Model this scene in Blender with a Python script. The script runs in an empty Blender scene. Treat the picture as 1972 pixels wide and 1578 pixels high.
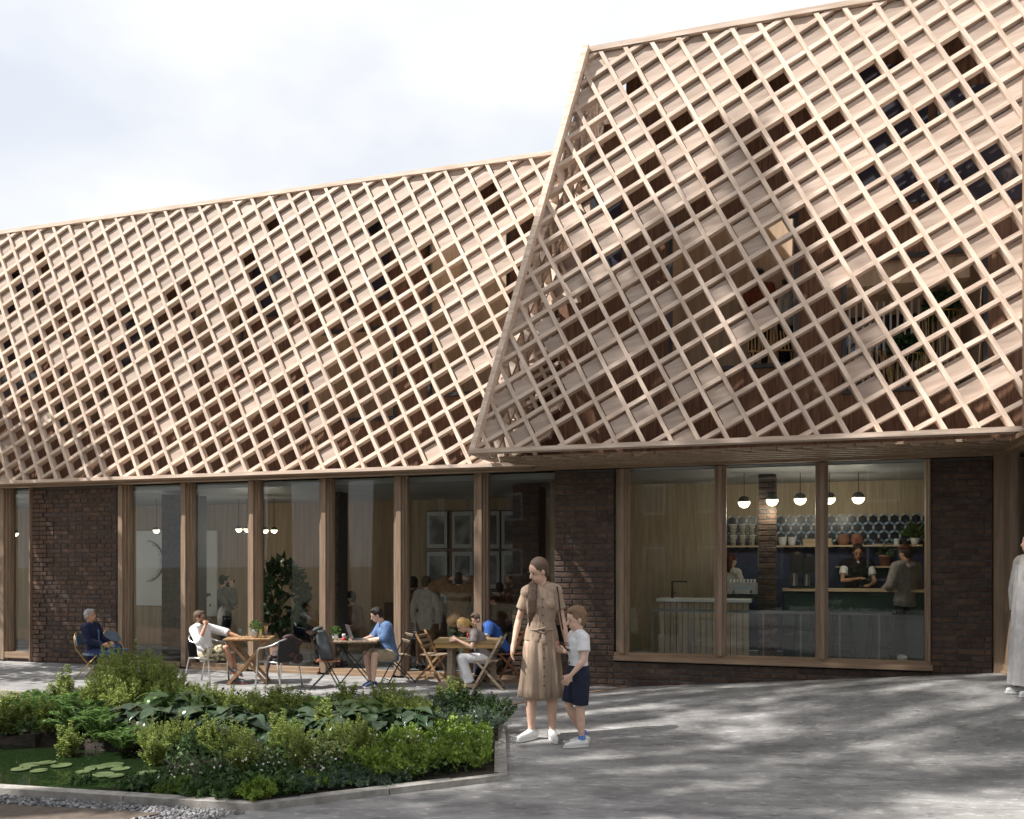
import bpy, bmesh, math, random
import numpy as np
from mathutils import Vector, Matrix, noise
random.seed(7)
R = math.radians
SC = bpy.context.scene
COL = SC.collection
# ---------------------------------------------------------------- camera
EYE = 1.65
cam = bpy.data.objects.new("camera", bpy.data.cameras.new("camera"))
COL.objects.link(cam)
cam.location = (0, 0, EYE)
cam.rotation_euler = (R(90), 0, 0)
cam.data.sensor_fit = 'HORIZONTAL'
cam.data.sensor_width = 36
cam.data.lens = 36 * 1640 / 1972
cam.data.shift_y = (1085 - 789) / 1972
cam.data.clip_end = 1500
SC.camera = cam
# ---------------------------------------------------------------- sky
SUN_DIR = Vector((-.96, -.28, 0)).normalized() * math.cos(R(50)) + Vector((0, 0, math.sin(R(50))))
W = bpy.data.worlds.new("World")
SC.world = W
W.use_nodes = True
nt = W.node_tree
nt.nodes.clear()
wo = nt.nodes.new('ShaderNodeOutputWorld')
sky = nt.nodes.new('ShaderNodeTexSky')
sky.sky_type = 'NISHITA'
sky.sun_disc = False
sky.sun_elevation = R(50)
sky.sun_rotation = math.atan2(SUN_DIR.x, SUN_DIR.y)
b1 = nt.nodes.new('ShaderNodeBackground'); b1.inputs[1].default_value = .11
nt.links.new(sky.outputs[0], b1.inputs[0])
b2 = nt.nodes.new('ShaderNodeBackground'); b2.inputs[1].default_value = .65
tc = nt.nodes.new('ShaderNodeTexCoord')
mp = nt.nodes.new('ShaderNodeMapping'); mp.inputs['Scale'].default_value = (1, 1, 1.9)
mp.inputs['Location'].default_value = (3.1, .4, .2)
nt.links.new(tc.outputs['Generated'], mp.inputs[0])
n1 = nt.nodes.new('ShaderNodeTexNoise'); n1.inputs['Scale'].default_value = 1.7; n1.inputs['Detail'].default_value = 7; n1.inputs['Roughness'].default_value = .52
n1.inputs['Distortion'].default_value = .35
nt.links.new(mp.outputs[0], n1.inputs['Vector'])
rm = nt.nodes.new('ShaderNodeValToRGB')
rm.color_ramp.elements[0].position = .25; rm.color_ramp.elements[0].color = (.78, .78, .78, 1)
rm.color_ramp.elements[1].position = .55; rm.color_ramp.elements[1].color = (1, 1, 1, 1)
nt.links.new(n1.outputs[0], rm.inputs[0])
n2 = nt.nodes.new('ShaderNodeTexNoise'); n2.inputs['Scale'].default_value = 2.6; n2.inputs['Detail'].default_value = 6
nt.links.new(mp.outputs[0], n2.inputs['Vector'])
rc = nt.nodes.new('ShaderNodeValToRGB')
rc.color_ramp.elements[0].position = .38; rc.color_ramp.elements[0].color = (.80, .835, .90, 1)
rc.color_ramp.elements[1].position = .58; rc.color_ramp.elements[1].color = (1.0, 1.0, 1.0, 1)
nt.links.new(n2.outputs[0], rc.inputs[0])
nt.links.new(rc.outputs[0], b2.inputs[0])
mx = nt.nodes.new('ShaderNodeMixShader')
nt.links.new(rm.outputs[0], mx.inputs[0]); nt.links.new(b1.outputs[0], mx.inputs[1]); nt.links.new(b2.outputs[0], mx.inputs[2])
nt.links.new(mx.outputs[0], wo.inputs[0])
# ---------------------------------------------------------------- sun
sl = bpy.data.lights.new("sun", 'SUN'); sl.energy = 5.0; sl.angle = R(.6); sl.color = (1, .945, .885)
so = bpy.data.objects.new("sun", sl); COL.objects.link(so)
so.rotation_euler = SUN_DIR.to_track_quat('Z', 'Y').to_euler()
so.location = SUN_DIR * 40
SC.view_settings.view_transform = 'Standard'
SC.view_settings.look = 'None'
SC.view_settings.exposure = 0.74
SC.view_settings.gamma = 1
SC.cycles.max_bounces = 8
SC.cycles.transparent_max_bounces = 16
SC.cycles.use_denoising = True
# ---------------------------------------------------------------- frame of the building: s along facade, q inward, z up
TH = math.atan(1640 / 5386)
RB = Matrix.Rotation(-TH, 4, 'Z')
def F(s, q, z): return RB @ Vector((s, q, z))
def at(x, y, Y): return Vector(((x - 986) / 1640 * Y, Y, EYE - (y - 1085) / 1640 * Y))
def gz(X, Y):
    s = X * math.cos(TH) - Y * math.sin(TH); q = X * math.sin(TH) + Y * math.cos(TH)
    s0 = -1.83 + (q - 11.36) * .664
    t = min(1, max(0, (q - 7.4) / 3.2)); t = t * t * (3 - 2 * t)
    return .08 * max(0, s - s0) * t
# ---------------------------------------------------------------- materials
MATS = {}
def _nodes(name):
    m = bpy.data.materials.new(name); m.use_nodes = True
    n = m.node_tree; n.nodes.clear()
    o = n.nodes.new('ShaderNodeOutputMaterial'); p = n.nodes.new('ShaderNodeBsdfPrincipled')
    n.links.new(p.outputs[0], o.inputs[0])
    return m, n, p, o
def col4(c): return (c[0], c[1], c[2], 1)
def mul(n, a, bval=None, blink=None, mode='MULTIPLY', fac=1):
    k = n.nodes.new('ShaderNodeMix'); k.data_type = 'RGBA'; k.blend_type = mode; k.inputs[0].default_value = fac
    n.links.new(a, k.inputs[6])
    if blink is not None: n.links.new(blink, k.inputs[7])
    else: k.inputs[7].default_value = col4(bval)
    return k.outputs[2]
def mat(name, c1, c2=None, rough=.6, metal=0, scale=8, stretch=(1, 1, 1), rot=None, bump=0, rnd=0, island=0, trans=0, detail=5, spec=.5, coord='Object', lo=.35, hi=.65, bscale=None, coat=0):
    if name in MATS: return MATS[name]
    m, n, p, o = _nodes(name)
    c2 = c2 or c1
    t = n.nodes.new('ShaderNodeTexCoord'); v = t.outputs[coord]
    if rnd:
        oi = n.nodes.new('ShaderNodeObjectInfo')
        mm = n.nodes.new('ShaderNodeMath'); mm.operation = 'MULTIPLY'; mm.inputs[1].default_value = 37.0
        n.links.new(oi.outputs['Random'], mm.inputs[0])
        va = n.nodes.new('ShaderNodeVectorMath'); va.operation = 'ADD'
        n.links.new(v, va.inputs[0]); n.links.new(mm.outputs[0], va.inputs[1]); v = va.outputs[0]
    if rot:
        k = n.nodes.new('ShaderNodeMapping'); k.inputs['Rotation'].default_value = rot
        n.links.new(v, k.inputs[0]); v = k.outputs[0]
    k = n.nodes.new('ShaderNodeMapping'); k.inputs['Scale'].default_value = stretch
    n.links.new(v, k.inputs[0]); v = k.outputs[0]
    nz = n.nodes.new('ShaderNodeTexNoise'); nz.inputs['Scale'].default_value = scale; nz.inputs['Detail'].default_value = detail
    n.links.new(v, nz.inputs['Vector'])
    r = n.nodes.new('ShaderNodeValToRGB')
    r.color_ramp.elements[0].position = lo; r.color_ramp.elements[0].color = col4(c1)
    r.color_ramp.elements[1].position = hi; r.color_ramp.elements[1].color = col4(c2)
    n.links.new(nz.outputs[0], r.inputs[0]); c = r.outputs[0]
    if rnd:
        rr = n.nodes.new('ShaderNodeMapRange'); rr.inputs['To Min'].default_value = 1 - rnd; rr.inputs['To Max'].default_value = 1 + rnd * .6
        n.links.new(oi.outputs['Random'], rr.inputs[0])
        c = mul(n, c, blink=rr.outputs[0])
    if island:
        g = n.nodes.new('ShaderNodeNewGeometry')
        rr = n.nodes.new('ShaderNodeMapRange'); rr.inputs['To Min'].default_value = 1 - island; rr.inputs['To Max'].default_value = 1 + island
        n.links.new(g.outputs['Random Per Island'], rr.inputs[0])
        c = mul(n, c, blink=rr.outputs[0])
    n.links.new(c, p.inputs['Base Color'])
    p.inputs['Roughness'].default_value = rough; p.inputs['Metallic'].default_value = metal
    p.inputs['Specular IOR Level'].default_value = spec
    p.inputs['Coat Weight'].default_value = coat
    if bump:
        bn = n.nodes.new('ShaderNodeBump'); bn.inputs['Strength'].default_value = bump; bn.inputs['Distance'].default_value = .02
        if bscale:
            nb = n.nodes.new('ShaderNodeTexNoise'); nb.inputs['Scale'].default_value = bscale; nb.inputs['Detail'].default_value = 6
            n.links.new(v, nb.inputs['Vector']); n.links.new(nb.outputs[0], bn.inputs['Height'])
        else: n.links.new(nz.outputs[0], bn.inputs['Height'])
        n.links.new(bn.outputs[0], p.inputs['Normal'])
    if trans:
        tr = n.nodes.new('ShaderNodeBsdfTranslucent')
        n.links.new(c, tr.inputs[0])
        ms = n.nodes.new('ShaderNodeMixShader'); ms.inputs[0].default_value = trans
        n.links.new(p.outputs[0], ms.inputs[1]); n.links.new(tr.outputs[0], ms.inputs[2]); n.links.new(ms.outputs[0], o.inputs[0])
    MATS[name] = m
    return m
def glass(name, tint=(.93, .95, .94), f0=.06, mx_=.9):
    if name in MATS: return MATS[name]
    m, n, p, o = _nodes(name)
    n.nodes.remove(p)
    fr = n.nodes.new('ShaderNodeFresnel'); fr.inputs[0].default_value = 1.58
    tr = n.nodes.new('ShaderNodeBsdfTransparent'); tr.inputs[0].default_value = col4(tint)
    gl = n.nodes.new('ShaderNodeBsdfGlossy'); gl.inputs['Roughness'].default_value = .015; gl.inputs[0].default_value = (.9, .93, .95, 1)
    ms = n.nodes.new('ShaderNodeMixShader')
    ge = n.nodes.new('ShaderNodeNewGeometry'); iv = n.nodes.new('ShaderNodeMath'); iv.operation = 'SUBTRACT'; iv.inputs[0].default_value = 1
    n.links.new(ge.outputs['Backfacing'], iv.inputs[1]); mu = n.nodes.new('ShaderNodeMath'); mu.operation = 'MULTIPLY'
    n.links.new(fr.outputs[0], mu.inputs[0]); n.links.new(iv.outputs[0], mu.inputs[1]); n.links.new(mu.outputs[0], ms.inputs[0]); n.links.new(tr.outputs[0], ms.inputs[1]); n.links.new(gl.outputs[0], ms.inputs[2])
    n.links.new(ms.outputs[0], o.inputs[0])
    MATS[name] = m
    return m
def emis(name, c, s):
    m, n, p, o = _nodes(name)
    p.inputs['Base Color'].default_value = col4(c); p.inputs['Emission Color'].default_value = col4(c); p.inputs['Emission Strength'].default_value = s
    MATS[name] = m; return m
AA, AB = R(-63.3), R(28.7)
def woodm(name, c1, c2, ang=None, vert=False, rnd=.12, scale=3.0, bump=.15, rough=.55, ax='x'):
    # grain runs along local x turned by ang in the x-z plane; vert: along z; ax='y': along y
    if vert: st, rot = (10, 10, .7), None
    elif ax == 'y': st, rot = (10, .7, 10), None
    else: st, rot = (.7, 10, 10), ((0, ang, 0) if ang else None)
    return mat(name, c1, c2, rough=rough, scale=scale, stretch=st, rot=rot, bump=bump, rnd=rnd, detail=8, spec=.3)
LARCH1, LARCH2 = (.55, .425, .335), (.76, .63, .53)
M_A = woodm('larch_bar_steep', LARCH1, LARCH2, AA, rnd=.2)
M_B = woodm('larch_bar_shallow', LARCH1, LARCH2, AB, rnd=.2)
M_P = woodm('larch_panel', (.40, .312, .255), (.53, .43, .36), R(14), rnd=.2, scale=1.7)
M_RAIL = woodm('larch_rail', LARCH1, LARCH2)
M_POST = woodm('oak_post', (.21, .148, .10), (.31, .225, .16), vert=True, rnd=.08)
M_SILL = woodm('oak_rail', (.23, .155, .10), (.33, .235, .16), rnd=.08)
M_SOFF = woodm('soffit_board', (.30, .215, .15), (.40, .30, .22), rnd=.08)
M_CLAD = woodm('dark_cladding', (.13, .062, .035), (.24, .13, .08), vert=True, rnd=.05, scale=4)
M_PLY = woodm('plywood', (.34, .25, .165), (.46, .36, .255), vert=True, rnd=.04, scale=1.5, rough=.5)
M_PLYA = woodm('plywood_loggia_brightened', (.42, .31, .21), (.54, .42, .31), vert=True, rnd=.04, scale=1.5)  # plywood copy painted lighter to make up for weak light in the alcoves
M_PLY2 = woodm('plywood_dark', (.24, .155, .095), (.33, .22, .14), vert=True, rnd=.04, scale=1.5, rough=.5)
M_BRICK = mat('brick', (.058, .036, .027), (.122, .072, .048), rough=.85, scale=9, bump=.5, rnd=.34, bscale=45, hi=.7)
M_BRICKD = mat('brick_dark', (.05, .036, .032), (.085, .055, .045), rough=.8, scale=9, bump=.5, rnd=.3, bscale=45)
M_MORT = mat('mortar', (.055, .053, .05), (.09, .086, .082), rough=.95, scale=30, bump=.4)
M_GLASS = glass('window_glass', tint=(.86, .88, .87))
M_CEIL = mat('grey_ceiling', (.30, .31, .32), (.36, .37, .38), rough=.5, scale=1.5)
M_FLOOR = mat('grey_screed', (.30, .30, .30), (.40, .40, .39), rough=.35, scale=2)
M_WHITE = mat('white_lacquer', (.74, .74, .73), (.8, .8, .79), rough=.4, scale=3)
M_BLACK = mat('black_paint', (.012, .012, .013), (.02, .02, .02), rough=.45, scale=10)
M_GREEN = mat('dark_green_front', (.022, .05, .045), (.03, .062, .055), rough=.5, scale=3)
M_STEEL = mat('steel', (.5, .5, .5), (.58, .58, .57), rough=.3, metal=1, scale=20)
M_ALU = mat('aluminium_tube', (.62, .62, .61), (.72, .72, .7), rough=.28, metal=1, scale=20)
# ---------------------------------------------------------------- mesh helpers
class MB:
    def __init__(s): s.v = []; s.f = []; s.m = []
    def add(s, V, Fc, mi=0):
        o = len(s.v); s.v += [tuple(x) for x in V]; s.f += [tuple(i + o for i in f) for f in Fc]; s.m += [mi] * len(Fc)
        return s
    def box(s, c, d, M=None, mi=0):
        h = [x / 2 for x in d]; V = []
        for z in (-1, 1):
            for y in (-1, 1):
                for x in (-1, 1):
                    p = Vector((x * h[0], y * h[1], z * h[2]))
                    if M is not None: p = M @ p
                    V.append(p + Vector(c))
        return s.add(V, [(0, 2, 3, 1), (4, 5, 7, 6), (0, 1, 5, 4), (2, 6, 7, 3), (0, 4, 6, 2), (1, 3, 7, 5)], mi)
    def beam(s, a, b, w, h, up=(0, 0, 1), mi=0):
        a = Vector(a); b = Vector(b); x = (b - a); L = x.length; x.normalize()
        u = Vector(up); y = u.cross(x)
        if y.length < 1e-4: y = Vector((1, 0, 0)).cross(x)
        y.normalize(); z = x.cross(y)
        M = Matrix((x, y, z)).transposed()
        return s.box((a + b) / 2, (L, w, h), M, mi)
    def tube(s, pts, r, n=8, mi=0, caps=True):
        pts = [Vector(p) for p in pts]
        if not hasattr(r, '__len__'): r = [r] * len(pts)
        V = []; prev = None
        for i, p in enumerate(pts):
            d = (pts[min(i + 1, len(pts) - 1)] - pts[max(i - 1, 0)]).normalized()
            if prev is None:
                u = d.orthogonal().normalized()
            else:
                u = (prev - d * prev.dot(d))
                u = u.normalized() if u.length > 1e-5 else d.orthogonal().normalized()
            prev = u; w = d.cross(u)
            for k in range(n):
                a = 2 * math.pi * k / n; V.append(p + (u * math.cos(a) + w * math.sin(a)) * r[i])
        Fc = []
        for i in range(len(pts) - 1):
            for k in range(n):
                Fc.append((i * n + k, i * n + (k + 1) % n, (i + 1) * n + (k + 1) % n, (i + 1) * n + k))
        if caps:
            Fc.append(tuple(range(n - 1, -1, -1))); Fc.append(tuple((len(pts) - 1) * n + k for k in range(n)))
        return s.add(V, Fc, mi)
    def ell(s, c, r, n=12, m=8, M=None, mi=0, z0=-1.0, z1=1.0):
        if not hasattr(r, '__len__'): r = (r, r, r)
        V = []; c = Vector(c)
        t0 = math.asin(z0); t1 = math.asin(z1)
        for i in range(m + 1):
            t = t0 + (t1 - t0) * i / m
            for k in range(n):
                a = 2 * math.pi * k / n
                p = Vector((r[0] * math.cos(t) * math.cos(a), r[1] * math.cos(t) * math.sin(a), r[2] * math.sin(t)))
                if M is not None: p = M @ p
                V.append(p + c)
        Fc = [(i * n + k, i * n + (k + 1) % n, (i + 1) * n + (k + 1) % n, (i + 1) * n + k) for i in range(m) for k in range(n)]
        Fc += [tuple(range(n - 1, -1, -1)), tuple(m * n + k for k in range(n))]
        return s.add(V, Fc, mi)
    def lathe(s, c, prof, n=16, mi=0, caps=True):
        c = Vector(c); V = []
        for r, z in prof:
            for k in range(n):
                a = 2 * math.pi * k / n; V.append(c + Vector((r * math.cos(a), r * math.sin(a), z)))
        m = len(prof)
        Fc = [(i * n + k, i * n + (k + 1) % n, (i + 1) * n + (k + 1) % n, (i + 1) * n + k) for i in range(m - 1) for k in range(n)]
        if caps: Fc += [tuple(range(n - 1, -1, -1)), tuple((m - 1) * n + k for k in range(n))]
        return s.add(V, Fc, mi)
    def rings(s, R_, mi=0, caps=True):
        n = len(R_[0]); V = [p for r in R_ for p in r]; m = len(R_)
        Fc = [(i * n + k, i * n + (k + 1) % n, (i + 1) * n + (k + 1) % n, (i + 1) * n + k) for i in range(m - 1) for k in range(n)]
        if caps: Fc += [tuple(range(n - 1, -1, -1)), tuple((m - 1) * n + k for k in range(n))]
        return s.add(V, Fc, mi)
    def prism(s, P, off, mi=0):
        n = len(P); off = Vector(off); V = [Vector(p) for p in P] + [Vector(p) + off for p in P]
        return s.add(V, [tuple(range(n)), tuple(range(2 * n - 1, n - 1, -1))] + [(i, n + i, n + (i + 1) % n, (i + 1) % n) for i in range(n)], mi)
    def sheet(s, fn, nu, nv, mi=0):
        V = [fn(i / nu, j / nv) for j in range(nv + 1) for i in range(nu + 1)]
        return s.add(V, [(j * (nu + 1) + i, j * (nu + 1) + i + 1, (j + 1) * (nu + 1) + i + 1, (j + 1) * (nu + 1) + i) for j in range(nv) for i in range(nu)], mi)
    def mesh(s, name, mats, smooth=False, fix=True):
        me = bpy.data.meshes.new(name); me.from_pydata(s.v, [], s.f)
        if not isinstance(mats, (list, tuple)): mats = [mats]
        for x in mats: me.materials.append(x)
        if len(mats) > 1: me.polygons.foreach_set('material_index', s.m)
        if fix:
            b = bmesh.new(); b.from_mesh(me); bmesh.ops.recalc_face_normals(b, faces=b.faces); b.to_mesh(me); b.free()
        if smooth: me.polygons.foreach_set('use_smooth', [True] * len(me.polygons))
        me.update(); return me
BASE = {}
def link(name, me, parent=None, **pr):
    o = bpy.data.objects.new(name, me); COL.objects.link(o)
    if parent is not None:
        o.parent = parent
        if parent.name in BASE: o.location = -BASE[parent.name]
    for k, v in pr.items(): o[k] = v
    return o
def part(mb, name, mats, parent=None, smooth=False, **pr):
    return link(name, mb.mesh(name, mats, smooth), parent, **pr)
def thing(name, label, cat, loc=(0, 0, 0), rz=0, group=None, sc=1.0, frame=None):
    o = bpy.data.objects.new(name, None); COL.objects.link(o); o.empty_display_size = .1
    if frame is not None:
        o.location = F(*frame); o.rotation_euler = (0, 0, -TH); BASE[o.name] = Vector(frame)
    else:
        o.location = loc; o.rotation_euler = (0, 0, rz); o.scale = (sc, sc, sc)
    o['label'] = label; o['category'] = cat
    if group: o['group'] = group
    return o
def tag(o, label, cat, group=None):
    o['label'] = label; o['category'] = cat
    if group: o['group'] = group
    return o
def copy_tree(o, parent=None, **kw):
    c = o.copy(); COL.objects.link(c)
    if parent is not None: c.parent = parent
    for ch in o.children: copy_tree(ch, c)
    for k, v in kw.items():
        if k in ('label', 'group', 'category'): c[k] = v
        else: setattr(c, k, v)
    return c
def clip(P, nx, ny, c):
    out = []
    for i in range(len(P)):
        a, b = P[i], P[(i + 1) % len(P)]
        da = nx * a[0] + ny * a[1] - c; db = nx * b[0] + ny * b[1] - c
        if da <= 0: out.append(a)
        if (da < 0 < db) or (db < 0 < da):
            t = da / (da - db); out.append((a[0] + (b[0] - a[0]) * t, a[1] + (b[1] - a[1]) * t))
    return out
def area(P): return abs(sum(P[i][0] * P[(i + 1) % len(P)][1] - P[(i + 1) % len(P)][0] * P[i][1] for i in range(len(P)))) / 2
# ================================================================ GROUND
M_PAVE = mat('pale_concrete_paving', (.21, .208, .203), (.42, .415, .40), rough=.8, scale=2.2, stretch=(.55, 1.3, 1), bump=.35, bscale=60, detail=12, lo=.32, hi=.66)
def pave_extra(m):
    n = m.node_tree; p = [x for x in n.nodes if x.type == 'BSDF_PRINCIPLED'][0]
    src = p.inputs['Base Color'].links[0].from_socket
    t = n.nodes.new('ShaderNodeTexCoord')
    for sc_, lo, hi, c in ((24, .58, .68, (1.5, 1.48, 1.45)), (17, .62, .70, (.62, .62, .62)), (8, .45, .62, (.80, .80, .81)), (150, .4, .62, (.72, .72, .72)), (.33, .35, .6, (.86, .86, .88))):
        mp = n.nodes.new('ShaderNodeMapping'); mp.inputs['Scale'].default_value = (.42, 1, 1) if sc_ < 100 else (1, 1, 1)
        n.links.new(t.outputs['Object'], mp.inputs[0])
        nz = n.nodes.new('ShaderNodeTexNoise'); nz.inputs['Scale'].default_value = sc_; nz.inputs['Detail'].default_value = 2
        n.links.new(mp.outputs[0], nz.inputs['Vector'])
        r = n.nodes.new('ShaderNodeValToRGB'); r.color_ramp.elements[0].position = lo; r.color_ramp.elements[0].color = (1, 1, 1, 1)
        r.color_ramp.elements[1].position = hi; r.color_ramp.elements[1].color = col4(c)
        n.links.new(nz.outputs[0], r.inputs[0])
        src = mul(n, src, blink=r.outputs[0])
    n.links.new(src, p.inputs['Base Color'])
pave_extra(M_PAVE)
M_SAND = mat('sandy_path', (.26, .18, .115), (.36, .26, .175), rough=.95, scale=9, bump=.3, bscale=120, detail=9)
M_SOIL = mat('dark_soil', (.018, .014, .010), (.04, .03, .02), rough=.95, scale=14, bump=.8, bscale=50)
M_KERB = mat('concrete_kerb', (.24, .225, .2), (.36, .345, .32), rough=.85, scale=14, bump=.25, bscale=90, rnd=.08, detail=9)
M_LAWN = mat('far_ground', (.09, .10, .06), (.16, .15, .11), rough=1, scale=1.2)
g = MB().box((0, 0, -.45), (700, 700, .1)); o = part(g, 'ground', M_LAWN); o['kind'] = 'structure'
BED = [(-7.6, 6.96), (-3.66, 6.08), (-1.71, 5.67), (-.035, 6.47), (-.07, 8.55), (-2.65, 9.62), (-4.9, 10.2), (-5.05, 9.35), (-7.6, 8.45)]
PAV = [(-30, -12), (-2.9, -12), (-1.95, 5.3), (-1.95, 5.5), (-1.72, 5.72), (-.08, 6.50), (-.12, 8.5), (-2.62, 9.56), (-2.65, 10.2), (-6.7, 11.1), (-12, 12.3), (-17, 13.4), (-19, 30), (24, 30), (24, -12)]
PAV = PAV[1:]
b = bmesh.new()
vs = [b.verts.new((x, y, 0)) for x, y in PAV]
b.faces.new(vs); bmesh.ops.triangulate(b, faces=b.faces)
for i in range(36):
    bmesh.ops.bisect_plane(b, geom=b.verts[:] + b.edges[:] + b.faces[:], plane_co=(-1 + i * .35, 0, 0), plane_no=(1, 0, 0))
for i in range(22):
    bmesh.ops.bisect_plane(b, geom=b.verts[:] + b.edges[:] + b.faces[:], plane_co=(0, 6.6 + i * .28, 0), plane_no=(0, 1, 0))
cs, sn = math.cos(TH), math.sin(TH)
bmesh.ops.bisect_plane(b, geom=b.verts[:] + b.edges[:] + b.faces[:], plane_co=F(-1.83, 11.36, 0), plane_no=RB.to_3x3() @ Vector((1, -.664, 0)))
for v in b.verts: v.co.z = gz(v.co.x, v.co.y)
me = bpy.data.meshes.new('paving'); b.to_mesh(me); b.free(); me.materials.append(M_PAVE)
link('paving', me, kind='structure')
# terrace edge: riser slabs, sandy path below
ed = MB()
pts = [(-17, 13.4), (-12, 12.3), (-6.7, 11.1), (-2.65, 10.2)]
rk = 0
for i in range(3):
    a = Vector((*pts[i], 0)); c = Vector((*pts[i + 1], 0)); L = (c - a).length; nseg = max(1, round(L / .58)); d = (c - a) / nseg
    for k in range(nseg):
        m = MB(); p0 = a + d * k + d.normalized() * .006; p1 = a + d * (k + 1) - d.normalized() * .006
        nrm = Vector((-d.y, d.x, 0)).normalized()
        m.beam(p0 + Vector((0, 0, -.048)) - nrm * .03, p1 + Vector((0, 0, -.048)) - nrm * .03, .06, .104)
        o = part(m, 'kerb_stone', M_KERB); o.parent = None
        if rk == 0:
            TE = thing('terrace_kerb', 'low pale kerb of concrete blocks along the terrace edge above the sandy path', 'kerb')
        rk += 1; o.parent = TE
m = MB().prism([(-17, 13.3, -.1), (-2.6, 10.1, -.1), (-2.6, 9.5, -.1), (-4.9, 9.9, -.1), (-5.1, 9.2, -.1), (-9, 7.6, -.1), (-17, 8, -.1)], (0, 0, -.04))
part(m, 'sandy_path', M_SAND, kind='structure')
m = MB().prism([(-9, 7.06, -.002), (-3.54, 5.86, -.002), (-2.3, 5.64, -.002), (-2.75, 5.3, -.002), (-2.9, 3, -.002), (-9, 3, -.002)], (0, 0, -.05))
part(m, 'brown_path', mat('brown_path_resin', (.085, .066, .052), (.14, .11, .088), rough=.9, scale=10, bump=.3, bscale=130, detail=10), kind='structure')
m = MB().prism([(-9, 7.4, -.03), (-1.6, 5.72, -.03), (-1.9, 5.2, -.03), (-3.1, 3, -.03), (-9, 3, -.03)], (0, 0, -.05))
part(m, 'gravel_bed', M_SOIL, kind='structure')
# pebbles
pm = MB(); rng = random.Random(3)
def inpoly(x, y, P):
    c = False
    for i in range(len(P)):
        x1, y1 = P[i]; x2, y2 = P[i - 1]
        if (y1 > y) != (y2 > y) and x < (x2 - x1) * (y - y1) / (y2 - y1) + x1: c = not c
    return c
GR = [(-9, 7.0), (-3.54, 5.86), (-2.25, 5.62), (-2.75, 5.3), (-2.6, 4.9), (-2.0, 4.9), (-1.97, 5.45), (-1.73, 5.64), (-3.66, 6.06), (-9, 7.2)]
octv = [(1, 0, 0), (0, 1, 0), (-1, 0, 0), (0, -1, 0), (0, 0, 1), (.6, .6, .5), (-.6, .6, .5), (-.6, -.6, .5), (.6, -.6, .5)]
octf = [(0, 5, 8), (1, 6, 5), (2, 7, 6), (3, 8, 7), (4, 8, 5), (4, 5, 6), (4, 6, 7), (4, 7, 8), (0, 1, 5), (1, 2, 6), (2, 3, 7), (3, 0, 8)]
cnt = 0
while cnt < 6500:
    x = rng.uniform(-5.2, -1.6); y = rng.uniform(4.9, 6.4)
    if not inpoly(x, y, GR): continue
    cnt += 1; r = rng.uniform(.008, .021); a = rng.uniform(0, 6.28); e = rng.uniform(.6, 1); ca, sa = math.cos(a), math.sin(a)
    z = rng.uniform(-.025, .004)
    pm.add([(x + r * (ca * v[0] - sa * v[1] * e), y + r * (sa * v[0] + ca * v[1] * e), z + r * .75 * v[2]) for v in octv], octf)
o = link('gravel', pm.mesh('gravel', mat('grey_pebbles', (.07, .07, .072), (.26, .26, .27), rough=.7, scale=25, island=.55), True, fix=False), kind='stuff')
# planter: kerbs, soil, pond
def off(P, d):
    n = len(P); out = []
    for i in range(n):
        a = Vector(P[i - 1]); b_ = Vector(P[i]); c = Vector(P[(i + 1) % n])
        e1 = (b_ - a).normalized(); e2 = (c - b_).normalized()
        n1 = Vector((-e1.y, e1.x)); n2 = Vector((-e2.y, e2.x)); k = (n1 + n2); k /= max(.3, k.length_squared / 2)
        out.append(tuple(b_ + k * d))
    return out
PL = thing('planter', 'low concrete kerbed planter around the lush bed and lily pond', 'planter', (-1.64, 5.43, 0))
IN = off(BED, .10)
kw = .10
for i in range(len(BED)):
    a, c = BED[i], BED[(i + 1) % len(BED)]; ai, ci = IN[i], IN[(i + 1) % len(BED)]
    L = math.dist(a, c); ns = max(1, round(L / 1.0)) if i in (0, 1, 2) else 1
    h = .045 if i in (0, 1, 2, 3) else .03
    for k in range(ns):
        t0 = k / ns + (.004 / L if k else 0); t1 = (k + 1) / ns - (.004 / L if k < ns - 1 else 0)
        lp = lambda p, q_, t: (p[0] + (q_[0] - p[0]) * t, p[1] + (q_[1] - p[1]) * t)
        m = MB().prism([(*lp(a, c, t0), -.14), (*lp(a, c, t1), -.14), (*lp(ai, ci, t1), -.14), (*lp(ai, ci, t0), -.14)], (0, 0, .14 + h))
        o = part(m, 'kerb', M_KERB, PL); o.location = (1.64, -5.43, 0)
    # steel lining inside the right hand side
POND = [(-7.4, 7.05), (-3.6, 6.2), (-2.85, 6.05), (-2.6, 6.6), (-3.1, 7.35), (-4.6, 7.75), (-7.4, 8.0)]
def bedz(x, y):
    if inpoly(x, y, POND): return -.16
    return .03 + .07 * noise.noise(Vector((x * .9, y * .9, 0))) + (.05 if y > 7.6 else 0)
b = bmesh.new(); b.faces.new([b.verts.new((x, y, 0)) for x, y in off(BED, .07)]); bmesh.ops.triangulate(b, faces=b.faces)
for i in range(38): bmesh.ops.bisect_plane(b, geom=b.verts[:] + b.edges[:] + b.faces[:], plane_co=(-7.5 + i * .2, 0, 0), plane_no=(1, 0, 0))
for i in range(25): bmesh.ops.bisect_plane(b, geom=b.verts[:] + b.edges[:] + b.faces[:], plane_co=(0, 5.4 + i * .2, 0), plane_no=(0, 1, 0))
for v in b.verts: v.co.z = bedz(v.co.x, v.co.y)
me = bpy.data.meshes.new('soil'); b.to_mesh(me); b.free(); me.materials.append(M_SOIL); link('soil', me, kind='structure')
m = MB().prism([(x, y, 0.0) for x, y in POND], (0, 0, -.01))
wm, wn, wp, wo_ = _nodes('pond_water'); wp.inputs['Base Color'].default_value = (.010, .020, .007, 1); wp.inputs['Roughness'].default_value = .03
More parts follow.
